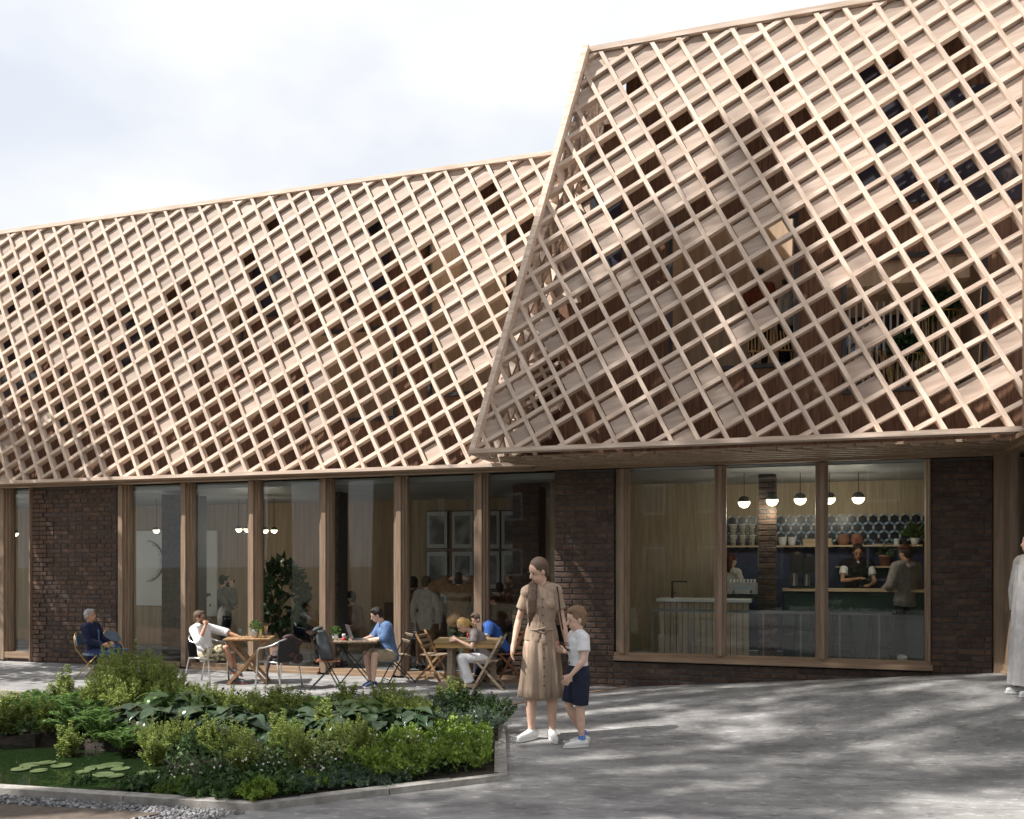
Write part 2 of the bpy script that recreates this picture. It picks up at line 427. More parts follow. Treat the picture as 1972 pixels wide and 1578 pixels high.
wp.inputs['IOR'].default_value = 1.33
bn = wn.nodes.new('ShaderNodeBump'); bn.inputs['Strength'].default_value = .05; nz = wn.nodes.new('ShaderNodeTexNoise'); nz.inputs['Scale'].default_value = 9
wn.links.new(nz.outputs[0], bn.inputs['Height']); wn.links.new(bn.outputs[0], wp.inputs['Normal'])
o = part(m, 'pond_water', wm, kind='structure')
# thin steel strip between terrace and ramp
st = MB(); P0 = Vector((-.95, 9.0, 0)); P1 = F(-1.83, 11.2, 0); prev = None
nst = 14
for i in range(nst):
    a = P0.lerp(P1, i / nst); c = P0.lerp(P1, (i + 1) / nst)
    a.z = gz(a.x, a.y) + .008; c.z = gz(c.x, c.y) + .008
    st.beam(a, c, .06, .012)
tag(part(st, 'edging_strip', mat('weathered_steel', (.20, .13, .09), (.28, .19, .13), rough=.8, scale=12)), 'thin rusty edging strip let into the paving between terrace and ramp', 'edging strip')

# ================================================================ LATTICE SCREENS
PA, PB = .325 * math.sin(-AA), .272
BW = .05
def screen(root, O, u, v, poly, offA, offB, prob, seed, names=('lattice_bar', 'infill_panel'), depth=.10, near=None, wob=0):
    rng = random.Random(seed)
    u = Vector(u).normalized(); v = Vector(v).normalized(); N = u.cross(v)  # for u=+s, v=up N points outward (-q)
    O = Vector(O)
    def P3(a, b_, d): return O + u * a + v * b_ + N * d
    da = (math.cos(AA), math.sin(AA)); na = (-da[1], da[0]); db = (math.cos(AB), math.sin(AB)); nb = (-db[1], db[0])
    ra = [p[0] * na[0] + p[1] * na[1] for p in poly]; rb = [p[0] * nb[0] + p[1] * nb[1] for p in poly]
    ka = range(math.floor((min(ra) - offA) / PA) - 1, math.ceil((max(ra) - offA) / PA) + 2)
    kb = range(math.floor((min(rb) - offB) / PB) - 1, math.ceil((max(rb) - offB) / PB) + 2)
    for (K, off_, pt, nn, ma, df) in ((ka, offA, PA, na, M_A, 0.0), (kb, offB, PB, nb, M_B, -.006)):
        for k in K:
            c = off_ + k * pt + rng.uniform(-wob, wob)
            Q = clip(clip(poly, nn[0], nn[1], c + BW / 2), -nn[0], -nn[1], -(c - BW / 2))
            if len(Q) < 3 or area(Q) < .002: continue
            m = MB().prism([P3(a, b_, df) for a, b_ in Q], -N * (depth + df))
            part(m, names[0], ma, root)
    cells = []
    e = BW / 2 - .002
    for i in ka:
        for j in kb:
            c0, c1 = offA + i * PA + e, offA + (i + 1) * PA - e; d0, d1 = offB + j * PB + e, offB + (j + 1) * PB - e
            # corners from intersecting lines
            det = na[0] * nb[1] - na[1] * nb[0]
            def X(c, d): return ((c * nb[1] - d * na[1]) / det, (na[0] * d - nb[0] * c) / det)
            full = [X(c0, d0), X(c1, d0), X(c1, d1), X(c0, d1)]
            Q = clip(clip(poly, na[0], na[1], c1), -na[0], -na[1], -c0); 
            if len(Q) < 3: continue
            Q = clip(clip(Q, nb[0], nb[1], d1), -nb[0], -nb[1], -d0)
            if len(Q) < 3 or area(Q) < .006: continue
            cx_ = sum(p[0] for p in full) / 4; cy_ = sum(p[1] for p in full) / 4
            if rng.random() > prob(cx_, cy_, i, j): continue
            isf = abs(area(Q) - area(full)) < 1e-4
            Q = clip(clip(Q, nb[0], nb[1], d1 - .036), -na[0], -na[1], -(c0 + .014))  # panel cut short; the dark gap stands in for shade under the bar
            if len(Q) < 3: continue
            full = [X(c0 + .014, d0), X(c1, d0), X(c1, d1 - .036), X(c0 + .014, d1 - .036)]
            cells.append((cx_, cy_, full, Q, isf))
    cells.sort(key=lambda c: -c[0])
    shared = None; st_ = MB()
    for idx, (cx_, cy_, full, Q, isfull) in enumerate(cells):
        if idx >= 300:
            st_.prism([P3(a, b_, -.045) for a, b_ in Q], -N * .025); continue
        if isfull:
            C = P3(cx_, cy_, 0)
            if shared is None:
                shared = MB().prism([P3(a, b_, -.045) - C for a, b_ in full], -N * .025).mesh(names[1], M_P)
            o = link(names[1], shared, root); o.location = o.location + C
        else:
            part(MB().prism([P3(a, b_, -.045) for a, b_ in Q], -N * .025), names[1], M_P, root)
    if st_.v: part(st_, names[1], M_P, root, kind='stuff')
def lerpt(x, T):
    for (a, pa), (b_, pb) in zip(T, T[1:]):
        if x <= b_: return pa + (pb - pa) * (x - a) / (b_ - a)
    return T[-1][1]
# left wing screen
LO = Vector((0, 11.079, 2.96)); LU = Vector((1, 0, 0)); LV = Vector((0, 11.611 - 11.079, 7.42 - 2.96)); LL = LV.length; LV.normalize()
LS0, LS1 = -15.2, -1.35
def edge_s(z): # where the slanted side of the right volume cuts, in s for height z
    return -3.64 + (z - 3.03) / 5.2 * 1.34
LW = thing('timber_screen', 'long pale timber lattice screen on the lower left wing of the building', 'timber screen', frame=(-8, 11.08, 2.96))
naL = (-math.sin(AA), math.cos(AA)); nbL = (-math.sin(AB), math.cos(AB))
oA = -12.075 * naL[0] + 0 * naL[1]; oB = -12.40 * nbL[0] + 4.217 * nbL[1]
polyL = [(LS0, .03), (-3.0, .03), (LS1, LL - .03), (LS0, LL - .03)]
PT = [(0, .10), (.3, .15), (.45, .30), (.57, .43), (.7, .60), (.85, .86), (.95, 1), (1, 1)]
screen(LW, LO, LU, LV, polyL, oA, oB, lambda a, b_, i, j: lerpt(b_ / LL, PT), 5)
def rail(root, a, b_, w, h, m=M_RAIL, up=(0, 0, 1), name='rail'):
    return part(MB().beam(a, b_, w, h, up), name, m, root)
rail(LW, (LS0, 11.06, 2.985), (-2.9, 11.06, 2.985), .17, .05)
rail(LW, (LS0, 11.67, 7.42), (LS1, 11.67, 7.42), .14, .06)
# right volume screen
RO = Vector((0, 10.149, 3.03)); RV = Vector((0, .60, 5.2)); RL = RV.length; RV.normalize()
RW = thing('timber_screen', 'tall pale timber lattice screen on the projecting right wing above the cafe', 'timber screen', frame=(0, 10.15, 3.03))
oA = -3.375 * naL[0]; oB = -1.6617 * nbL[0] + 4.858 * nbL[1]
sE0, sE1 = -3.60, -2.26
RS1 = 3.0
polyR = [(sE0 + .03, .03), (RS1, .03), (RS1, RL - .03), (sE1 + .03, RL - .03)]
PTR = [(0, .16), (.25, .27), (.4, .44), (.55, .5), (.7, .58), (.82, .71), (.92, .9), (1, 1)]
screen(RW, RO, LU, RV, polyR, oA, oB, lambda a, b_, i, j: lerpt(b_ / RL, PTR), 11, wob=.006)
rail(RW, (sE0 - .03, 10.135, 3.055), (RS1, 10.135, 3.055), .17, .055)
rail(RW, (sE1 - .02, 10.80, 8.245), (RS1, 10.80, 8.245), .13, .065)
E0 = Vector((sE0, 10.13, 3.03)); E1 = Vector((sE1, 10.735, 8.26))
rail(RW, E0, E1, .07, .16, up=(0, -1, .115), name='hip_rail')
# side screen of the right volume, seen from inside through the front one
SW = thing('timber_screen', 'sloping lattice end face of the right wing seen through its left corner', 'timber screen', frame=(-3.6, 10.15, 3.03))
SV = (Vector((sE1, 10.149, 8.25)) - Vector((sE0, 10.149, 3.03))); SL = SV.length; SV.normalize()
polyS = [(-3.6, .03), (-.06, .03), (-.66, SL - .03), (-3.6, SL - .03)]
screen(SW, Vector((sE0, 10.149, 3.03)), Vector((0, -1, 0)), SV, polyS, .1, .07, lambda a, b_, i, j: lerpt(b_ / SL, [(0, .1), (.5, .3), (.8, .8), (1, 1)]), 3)
rail(SW, (sE0 - .01, 10.2, 3.055), (sE0 - .01, 11.06, 3.055), .1, .055)
rail(SW, (sE1, 10.85, 8.255), (sE1, 13.8, 8.255), .12, .055)
# the next volume comes forward at the right edge
NW = thing('timber_screen', 'lattice flank of the next wing coming forward at the right edge', 'timber screen', frame=(2.66, 8.2, 3.03))
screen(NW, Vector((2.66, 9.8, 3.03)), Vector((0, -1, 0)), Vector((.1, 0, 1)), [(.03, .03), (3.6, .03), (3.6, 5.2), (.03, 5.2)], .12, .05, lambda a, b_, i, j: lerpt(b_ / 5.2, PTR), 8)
rail(NW, (2.66, 9.8, 3.02), (2.66, 6.2, 3.02), .12, .06); rail(NW, (3.2, 9.8, 8.25), (3.2, 6.2, 8.25), .12, .06)
part(MB().box((3.5, 8.0, 5.6), (.06, 3.6, 5.2)), 'inner_wall', M_CLAD, NW); part(MB().box((3.25, 8.0, 2.97), (1.1, 3.6, .06)), 'soffit_board', M_SOFF, NW)
# soffit of the right volume with diagonal battens
SF = thing('soffit', 'timber boarded soffit with diagonal battens under the projecting right wing', 'soffit', frame=(0, 10.7, 2.97))
for k in range(24):
    s0 = -3.3 + k * .28
    part(MB().box((s0 + .137, 10.78, 2.985), (.268, 1.0, .03)), 'soffit_board', M_SOFF, SF)
polyF = [(-3.3, 0), (3.2, 0), (3.2, 1.0), (-2.9, 1.0)]
for k in range(-5, 28):
    for sg, st_ in ((1, .34), ):
        x0 = -4.6 + k * st_
        Q = clip(clip([(a, b_) for a, b_ in polyF], .5, -.86, (.5 * x0) + .022), -.5, .86, -(.5 * x0) + .022)
        if len(Q) >= 3 and area(Q) > .004:
            part(MB().prism([(a, 10.28 + b_, 2.968) for a, b_ in Q], (0, 0, -.022)), 'batten', M_RAIL if 0 else M_SOFF, SF)
part(MB().box((-.1, 11.24, 2.945), (6.7, .07, .06)), 'fascia', M_SILL, SF)
m = MB().box((-9.2, 11.17, 2.925), (12.2, .20, .03)).box((-9.2, 11.085, 2.93), (12.2, .03, .055))
SL_ = thing('soffit', 'narrow brown timber soffit strip under the long left lattice wing', 'soffit', frame=(-9, 11.2, 2.92))
part(m, 'soffit_board', M_SOFF, SL_)
# ================================================================ BRICK WALLS
BRV = {}
def brick_mesh(L, H, D, var, m):
    key = (round(L, 3), H, var, m.name)
    if key not in BRV:
        r = random.Random(hash(key[:3]) % 9999)
        b_ = MB(); j = lambda a: r.uniform(-a, a); e = .007
        V = []
        for y, s_ in ((-D, 1), (0, 0)):
            pass
        # front face pulled in a little at the arrises: 8 back/side + 4 front
        hx, hz = L / 2, H / 2
        side = [(-hx + j(.003), 0, -hz + j(.003)), (hx + j(.003), 0, -hz + j(.003)), (hx + j(.003), 0, hz + j(.003)), (-hx + j(.003), 0, hz + j(.003))]
        back = [(x, D, z) for x, _, z in side]
        front = [(x * (1 - e / hx), -e + j(.002), z * (1 - e / hz)) for x, _, z in side]
        V = back + side + front
        Fc = []
        for k in range(4):
            l = (k + 1) % 4; Fc += [(k, l, 4 + l, 4 + k), (4 + k, 4 + l, 8 + l, 8 + k)]
        Fc.append((8, 9, 10, 11))
        b_.add(V, Fc)
        BRV[key] = b_.mesh('brick', m)
    return BRV[key]
def brickwork(root, s0, s1, z0, z1, q, seed, face='-q', cap=300, course=.075, thick=.1):
    """bricks laid on a face looking to -q (or +s when face is '+s': then s0 is the face and q..s1 the run)"""
    r = random.Random(seed); n = 0
    rows = int((z1 - z0) / course)
    stuff = MB()
    todo = []
    for k in range(rows):
        z = z0 + (k + .5) * course
        pitch = .292 if k % 2 else .146
        x = s0 - (r.choice([0, .146, .073]) if k % 2 else r.choice([0, .04]))
        while x < s1 - .01:
            a, c = max(x, s0), min(x + pitch, s1)
            if c - a > .03: todo.append(((a + c) / 2, z, round((c - a - .012) / .004) * .004))
            x += pitch
    todo.sort(key=lambda t: -t[0])
    for (x, z, L) in todo:
        H = .060; dq = r.uniform(-.004, .004); var = r.randrange(3)
        md = M_BRICKD if r.random() < .12 else M_BRICK
        if n >= cap:
            if face == '-q': stuff.box((x, q + dq + thick / 2 - .02, z), (L, thick, H))
            else: stuff.box((q - dq - thick / 2 + .02, x, z), (thick, L, H))
            continue
        o = link('brick', brick_mesh(L, H, .05, var, md), root); base = -BASE[root.name]
        if face == '-q': o.location = base + Vector((x, q + dq, z))
        else: o.location = base + Vector((q - dq, x, z)); o.rotation_euler = (0, 0, math.pi / 2)
        n += 1
    if stuff.v: part(stuff, 'brick', M_BRICK, root, kind='stuff')
def pier(label, s0, s1, q, z0, z1, seed, depth=.35, sides='', cap=300, fn=None):
    w = thing('brick_wall', label, 'brick wall', frame=((s0 + s1) / 2, q, max(0, z0)))
    part(MB().box(((s0 + s1) / 2, q + depth / 2 + .006, (z0 + z1) / 2), (s1 - s0 - .004, depth, z1 - z0)), 'mortar', M_MORT, w)
    brickwork(w, s0, s1, z0, z1, q, seed, cap=cap)
    if 'r' in sides: brickwork(w, q + .0, q + depth, z0, z1, s1, seed + 1, face='+s', cap=120)
    return w
QF = 11.284
ZT = 2.905
pier('dark brick wall panel behind the seated man in the suit', -11.80, -10.10, QF, -.06, ZT, 1)
mid = pier('dark brick pier between the lounge glazing and the cafe window', -2.83, -2.01, QF, -.12, ZT, 2)
brickwork(mid, -2.01, 1.83, -.12, .33, QF, 44, cap=150)
part(MB().box((-.09, QF + .176, .105), (3.84, .35, .45)), 'mortar', M_MORT, mid)
pier('tall brick pier at the right end of the cafe window', 1.84, 2.50, QF, .03, ZT, 4)
# ================================================================ GLAZING
def post(root, s, w=.2, q=QF, z0=0.03, z1=ZT, name='post'):
    m = MB()
    m.box((s, q + .03, (z0 + z1) / 2), (w * .34, .16, z1 - z0))
    m.box((s - w * .26, q + .055, (z0 + z1) / 2), (w * .17, .13, z1 - z0)); m.box((s + w * .26, q + .055, (z0 + z1) / 2), (w * .17, .13, z1 - z0))
    m.box((s - w * .42, q + .075, (z0 + z1) / 2), (w * .15, .11, z1 - z0)); m.box((s + w * .42, q + .075, (z0 + z1) / 2), (w * .15, .11, z1 - z0))
    return part(m, name, M_POST, root)
def pane(root, s0, s1, z0, z1, q=QF + .10):
    return part(MB().box(((s0 + s1) / 2, q, (z0 + z1) / 2), (s1 - s0, .012, z1 - z0)), 'pane', M_GLASS, root)
posts = [-9.99, -8.79, -7.57, -6.34, -5.13, -3.90]
GL = thing('glazed_wall', 'floor to ceiling timber framed glazing of the lounge behind the terrace tables', 'glazed wall', frame=(-7, QF, 0))
for i, s in enumerate(posts): post(GL, s, .23 if i == 0 else .21)
ends = posts + [-2.84]
for a, c in zip(ends, ends[1:]):
    a2 = a + .1; c2 = c - (.1 if c != -2.84 else .0)
    pane(GL, a2, c2, .09, ZT - .01)
    part(MB().box(((a2 + c2) / 2, QF + .07, .045), (c2 - a2, .14, .09)).box(((a2 + c2) / 2, QF + .03, .015), (c2 - a2, .16, .05)), 'bottom_rail', M_SILL, GL)
part(MB().box((-6.4, QF + .08, -.03), (7.1, .2, .06)), 'threshold', M_BRICKD, GL)
GL2 = thing('glazed_wall', 'narrow timber framed window at the far left beyond the brick panel', 'glazed wall', frame=(-12.3, QF, 0))
post(GL2, -12.42, .22); post(GL2, -13.7, .22)
post(GL2, -11.83, .06)
pane(GL2, -12.31, -11.87, .16, ZT - .01); pane(GL2, -13.6, -12.53, .16, ZT - .01)
part(MB().box((-12.8, QF + .05, .11), (1.95, .18, .1)), 'bottom_rail', M_SILL, GL2)
part(MB().box((-12.9, QF + .1, .02), (2.2, .2, .1)), 'brick_plinth', M_BRICKD, GL2)
CW = thing('cafe_window', 'large three light timber window of the cafe set in brickwork', 'window', frame=(-.1, QF, .33))
zs = .36
for s, w in ((-1.90, .17), (-.63, .15), (.605, .15), (1.815, .055)): post(CW, s, w, z0=zs + .10)
part(MB().box((-.08, QF + .04, zs + .03), (3.86, .20, .06)).box((-.08, QF + .07, zs + .08), (3.86, .13, .04)), 'sill', M_SILL, CW)
for a, c in ((-1.82, -.70), (-.56, .53), (.68, 1.79)): pane(CW, a, c, zs + .1, ZT - .01)
# return wall at the right edge, coming forward
RT = thing('glazed_wall', 'timber framed glass return wall at the right edge of the picture', 'glazed wall', frame=(2.6, 10.6, .3))
z0 = .30
part(MB().box((2.60, QF + .02, 1.6), (.18, .14, 2.64)), 'post', M_POST, RT)
part(MB().box((2.66, QF - .17, 1.6), (.10, .26, 2.64)), 'post', M_POST, RT)
part(MB().box((2.69, 10.62, 1.6), (.012, .96, 2.5)), 'pane', M_GLASS, RT)
part(MB().box((2.68, 10.08, 1.6), (.12, .16, 2.64)), 'post', M_POST, RT)
part(MB().box((2.68, 10.66, .40), (.16, 1.16, .12)).box((2.62, 10.66, .36), (.1, 1.16, .06)), 'bottom_rail', M_SILL, RT)
part(MB().box((2.66, 10.4, 2.96), (.22, 1.9, .10)), 'head_rail', M_SILL, RT)
pier('brick pier at the extreme right beside the glass return', 2.6, 3.4, 9.6, .2, 2.9, 9)
for q_ in (8.5, 7.3, 6.25): part(MB().box((2.8, q_, 1.55), (.14, .16, 2.75)), 'post', M_POST, RT)
for q_ in (9.05, 7.9, 6.78): part(MB().box((2.8, q_, 1.6), (.012, 1.0, 2.6)), 'pane', M_GLASS, RT)
m = MB().box((3.9, 10.6, 1.4), (.06, 3.2, 3.4)).box((3.2, 11.9, 1.4), (1.4, .06, 3.4)).box((3.2, 10.6, 2.98), (1.5, 3, .05))
part(m, 'inner_lining', M_PLY2, RT)
# the next volume's corner post above
CV = thing('corner_post', 'tall brown timber corner post at the right edge beside the lattice', 'corner post', frame=(2.5, 9.9, 3))
part(MB().box((2.53, 9.88, 4.85), (.10, .14, 3.6)), 'post', M_POST, CV)
# ================================================================ UPPER STOREY inner walls behind the lattice
def inner_wall(root, s0, s1, z0, z1, q, holes, bw=.30, top=None):
    n = round((s1 - s0) / bw); bw = (s1 - s0) / n
    for k in range(n):
        a, c = s0 + k * bw, s0 + (k + 1) * bw
        segs = [(z0, min(z1, top(a)) if top else z1)]
        for (h0, h1, g0, g1) in holes:
            if a >= h0 - .01 and c <= h1 + .01:
                ns = []
                for x, y in segs:
                    if g0 > x: ns.append((x, min(y, g0)))
                    if g1 < y: ns.append((max(x, g1), y))
                segs = [t for t in ns if t[1] - t[0] > .02]
        for x, y in segs:
            part(MB().box(((a + c) / 2, q + .03 + (.006 if k % 2 else 0), (x + y) / 2), (bw + .004, .06, y - x)), 'cladding_board', M_CLAD, root)
def alcove(root, h, q, depth, m=M_PLY, light=None):
    h0, h1, g0, g1 = h; t = .05; gt = light or g1
    b_ = MB(); x = (h0 + h1) / 2; w = h1 - h0; y = q + .065 + depth / 2
    b_.box((x, q + .065 + depth + t / 2, (g0 + gt) / 2), (w + .1, t, gt - g0 + .1))
    b_.box((h0 - t / 2, y, (g0 + gt) / 2), (t, depth, gt - g0)); b_.box((h1 + t / 2, y, (g0 + gt) / 2), (t, depth, gt - g0))
    b_.box((x, y, g0 - t / 2), (w, depth, t))
    if light is None: b_.box((x, y, g1 + t / 2), (w, depth, t))  # with light set the ceiling is left out, an added opening for sky light
    part(b_, 'alcove_lining', m, root)
    f = MB(); e = .05
    for c, d in (((x, q, g0 - .02), (w + .1, .05, e)), ((x, q, g1 + .02), (w + .1, .05, e)), ((h0 - .02, q, (g0 + g1) / 2), (e, .05, g1 - g0 - .02)), ((h1 + .02, q, (g0 + g1) / 2), (e, .05, g1 - g0 - .02))): f.box(c, d)
    part(f, 'window_frame', M_DKFR, root)
M_DKFR = mat('dark_window_frame', (.035, .035, .042), (.05, .05, .058), rough=.4, scale=5)
M_DGL, _n, _p, _o = _nodes('dark_glazing'); _p.inputs['Base Color'].default_value = (.05, .048, .07, 1); _p.inputs['Roughness'].default_value = .06; _p.inputs['Specular IOR Level'].default_value = .7
UL = thing('upper_wall', 'dark clad upper wall with openings behind the left lattice', 'wall', frame=(-8, 12.1, 2.96)); UL['kind'] = 'thing'
QL = 11.95
HL = [(-7.05, -5.55, 3.9, 5.25), (-5.0, -3.75, 4.2, 6.6), (-11.9, -11.1, 4.1, 5.6), (-9.3, -8.2, 4.8, 6.0), (-3.3, -2.6, 5.2, 6.4)]
snap = lambda H_, a, bw: [(a + round((h[0] - a) / bw) * bw, a + round((h[1] - a) / bw) * bw, h[2], h[3]) for h in H_]
HL = snap(HL, -15.2, 13.6 / round(13.6 / .3))
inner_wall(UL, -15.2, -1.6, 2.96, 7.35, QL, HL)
for i, h in enumerate(HL):
    hh = (round((h[0] + 15.2) / .3 - .0) * .302 - 15.2, round((h[1] + 15.2) / .3) * .302 - 15.2, h[2], h[3])
    alcove(UL, h, QL, 1.3 if i < 2 else .9, M_PLYA, light=7.3)
UR = thing('upper_wall', 'dark clad upper wall with two loggias behind the right lattice', 'wall', frame=(0, 11.3, 3.0)); UR['kind'] = 'thing'
QR = 11.25
HR = [(-1.24, .27, 4.17, 6.0), (.84, 2.30, 3.78, 5.35)]
HR = snap(HR, -2.75, 5.75 / round(5.75 / .3))
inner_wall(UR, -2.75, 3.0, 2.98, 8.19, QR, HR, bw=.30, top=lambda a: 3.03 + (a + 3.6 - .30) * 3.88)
alcove(UR, HR[0], QR, 1.3, M_PLYA, light=8.1); alcove(UR, HR[1], QR, 1.3, M_PLYA, light=8.1)
# glazed sheets fixed in front of parts of the inner walls
def gpane(root, s0, s1, z0_, z1_, q):
    part(MB().box(((s0 + s1) / 2, q - .02, (z0_ + z1_) / 2), (s1 - s0, .02, z1_ - z0_)), 'glazing', M_DGL, root)
for a in ((-2.3, -1.9, 5.6, 6.6), (1.0, 1.8, 6.0, 7.7), (1.9, 2.8, 5.9, 7.3)): gpane(UR, *a, QR)
for a in ((-13.2, -12.4, 4.6, 6.8), (-8.0, -7.4, 5.6, 6.9), (-6.3, -5.6, 5.7, 6.9), (-10.6, -9.9, 4.8, 6.5)): gpane(UL, *a, QL)
# loggia B: dark glazed back with white slats
part(MB().box((1.57, QR + 1.25, 4.4), (1.4, .03, 1.2)), 'glazing', M_DGL, UR)
part(MB().box((1.57, QR + .28, 5.2), (1.40, .4, .26)), 'vault', M_PLYA, UR)
for k in range(17):
    part(MB().box((.90 + k * .083, QR + .75, 4.42), (.024, .03, 1.26)), 'slat', M_WHITE, UR)
# floor deck between storeys, roofs, end walls
DK = thing('floor_slab', 'floor slab and roof deck inside the building above the glazing', 'floor slab', frame=(-5, 12.5, 2.95)); DK['kind'] = 'structure'
part(MB().box((-6.35, 13.6, 2.972), (17.7, 4.6, .06)), 'slab', M_CEIL, DK)
part(MB().box((-8.4, 11.85, 7.36), (13.6, .30, .06)), 'roof', M_SOFF, DK)
part(MB().box((.35, 11.05, 8.2), (5.3, .46, .05)), 'roof', M_SOFF, DK)
part(MB().box((0.9, 13.3, 2.975), (4.2, 3.9, .05)), 'slab', M_CEIL, DK)
# ================================================================ INTERIOR LEFT (lounge)
ZC = 2.76
RM = thing('lounge_room', 'grey floored lounge with plywood walls behind the glazing', 'room', frame=(-8, 13, 0)); RM['kind'] = 'structure'
QB = 14.55
part(MB().box((-10.3, 12.98, -.045), (15.4, 3.2, .05)), 'floor', M_FLOOR, RM)
part(MB().box((-10.3, 13.0, ZC + .10), (15.4, 3.18, .08)), 'ceiling', M_CEIL, RM)
part(MB().box((-18.0, 12.9, 1.4), (.06, 3.3, 3.0)), 'end_wall', M_PLY2, RM)
for k in range(-4, 9):
    a = -13.8 + k * 1.24
    part(MB().box((a + .61, QB + .02, 1.36), (1.238, .04, 3.0)), 'wall_panel', M_PLY2 if k in (4, 5) else M_PLY, RM)
part(MB().box((-2.62, 13.1, 1.4), (.06, 2.9, 3.0)), 'end_wall', M_PLY, RM)
part(MB().box((-2.9, 11.95, 1.45), (.30, .10, 2.9)), 'end_post', M_PLY, RM)
pier('brick pier inside the lounge at its left end', -9.62, -9.12, 11.75, 0, 2.78, 20, depth=.5, cap=200)
pier('slim sunlit brick pier inside the lounge behind the potted tree', -6.72, -6.5, 12.0, 0, 2.78, 21, depth=.3, cap=200)
pier('brick pier inside the lounge beside the framed pictures', -3.62, -3.22, 11.9, 0, 2.78, 22, depth=.4, cap=200)
pier('brick pier inside behind the far left window', -12.3, -11.75, 11.7, 0, 2.8, 23, depth=.4, cap=200)
# framed pictures 4 x 3
M_PRINT = mat('grey_print', (.12, .13, .13), (.34, .36, .36), rough=.6, scale=3, rnd=.3, detail=8, lo=.42, hi=.6)
M_MAT_ = mat('white_mount', (.55, .56, .57), (.6, .61, .62), rough=.7)
def picture(s, z, w, h, label, grp=None, q=QB - .02):
    t = thing('framed_picture', label, 'picture', frame=(s, q, z), group=grp)
    fr = part(MB().box((s, q - .01, z), (w, .03, h)), 'frame', M_BLACK, t)
    part(MB().box((s, q - .028, z), (w - .03, .01, h - .03)), 'mount', M_MAT_, fr)
    part(MB().box((s, q - .036, z), (w * .66, .008, h * .74)), 'print', M_PRINT, fr)
def s_at(x, q):
    K = q / math.sin(TH) * 1640 * 1; Y = (q * 1640 / math.sin(TH)) / ((x + 4400)) ; X = (x - 986) / 1640 * Y
    return X * cs - Y * sn, Y
rows = (('top', 1021), ('middle', 1098), ('bottom', 1176)); cols = (('first', 842), ('second', 891), ('third', 942), ('fourth', 987))
for rn, yy in rows:
    for cn, xx in cols:
        s_, Y_ = s_at(xx, QB - .03); z_ = EYE - (yy - 1085) / 1640 * Y_
        picture(s_, z_, .43, .70, f'white mounted print, {cn} from the left in the {rn} row of lounge pictures', 'white mounted prints on the lounge wall')
# two large canvases
def canvas(x0, x1, y0, y1, label, kind):
    sa, Ya = s_at(x0, QB - .06); sb, Yb = s_at(x1, QB - .06); za = EYE - (y0 - 1085) / 1640 * Ya; zb = EYE - (y1 - 1085) / 1640 * Ya
    t = thing('large_canvas', label, 'artwork', frame=((sa + sb) / 2, QB, zb))
    part(MB().box(((sa + sb) / 2, QB - .03, (za + zb) / 2), (sb - sa, .05, za - zb)), 'canvas', M_WHITE, t)
    m = MB(); r = random.Random(len(label)); q = QB - .062
    if kind == 0:
        P = []
        for k in range(26):
            a = -1.35 + 2.7 * k / 25
            P.append(Vector((sb - .62 + .42 * math.cos(a), q, za - .62 - .42 * math.sin(a))))
        for k in range(25): m.beam(P[k], P[k + 1], .006, .03 + .02 * math.sin(k / 8), up=(0, 1, 0))
        for k in range(0, 26):
            for _ in range(2):
                d = Vector((-1, 0, r.uniform(-.35, .35))) * r.uniform(.05, .12); m.beam(P[k], P[k] + d, .004, .008, up=(0, 1, 0))
    else:
        cx_ = (sa + sb) / 2
        for k in range(150):
            t_ = r.random(); z_ = za - .45 - t_ * 1.05; w_ = .05 + .25 * t_
            x_ = cx_ + .05 * math.sin(t_ * 9) + r.gauss(0, w_ * .5)
            x_ = min(sb - .06, max(sa + .06, x_)); rr = r.uniform(.012, .05) * (1.1 - t_ * .5)
            n_ = 7; m.add([(x_ + rr * math.cos(6.28 * i / n_) * r.uniform(.5, 1.3), q - .0005 * (k % 9), z_ + rr * 1.3 * math.sin(6.28 * i / n_) * r.uniform(.5, 1.4)) for i in range(n_)], [tuple(range(n_))])
    part(m, 'ink_marks', M_INK, t)
M_INK = mat('ink', (.05, .055, .06), (.16, .17, .18), rough=.6, scale=12)
canvas(262, 331, 1023, 1166, 'tall white canvas with a dark feathered arc, left one in the lounge', 0)
canvas(338, 417, 1023, 1186, 'tall white canvas with dark ink splashes, right one in the lounge', 1)
# pendant lamps
M_LAMP = emis('lamp_glow', (1.0, .93, .68), 2.2)
def pendant(x, y, Y, r, label, grp, zc):
    c = at(x, y, Y)
    t = thing('pendant_lamp', label, 'pendant lamp', loc=c, group=grp)
    part(MB().ell((0, 0, 0), r, 14, 6, z0=-1, z1=0), 'glowing_glass', M_LAMP, t, smooth=True)
    part(MB().ell((0, 0, .002), r * .99, 14, 6, z0=0, z1=1), 'metal_cap', M_CAPM, t, smooth=True)
    pl_ = bpy.data.lights.new('lamp_light', 'POINT'); pl_.energy = 4.0 if r > .07 else 2.6; pl_.color = (1, .90, .72); pl_.shadow_soft_size = r * .8
    lo_ = bpy.data.objects.new('lamp_light', pl_); COL.objects.link(lo_); lo_.parent = t; lo_.location = (0, 0, -r * 1.9)
    part(MB().tube([(0, 0, r * .95), (0, 0, zc - c.z)], .005, 5), 'cord', M_BLACK, t)
M_CAPM = mat('dark_metal_cap', (.10, .10, .09), (.14, .14, .13), rough=.4, metal=.6)
ordn = ['first', 'second', 'third', 'fourth', 'fifth', 'sixth', 'seventh', 'eighth', 'ninth', 'tenth']
for i, x in enumerate((12, 29)): pendant(x, 1027, 15.6, .062, f'{("left", "right")[i]} small globe lamp of the pair in the far left window', 'small globe lamps in the lounge', 2.76)
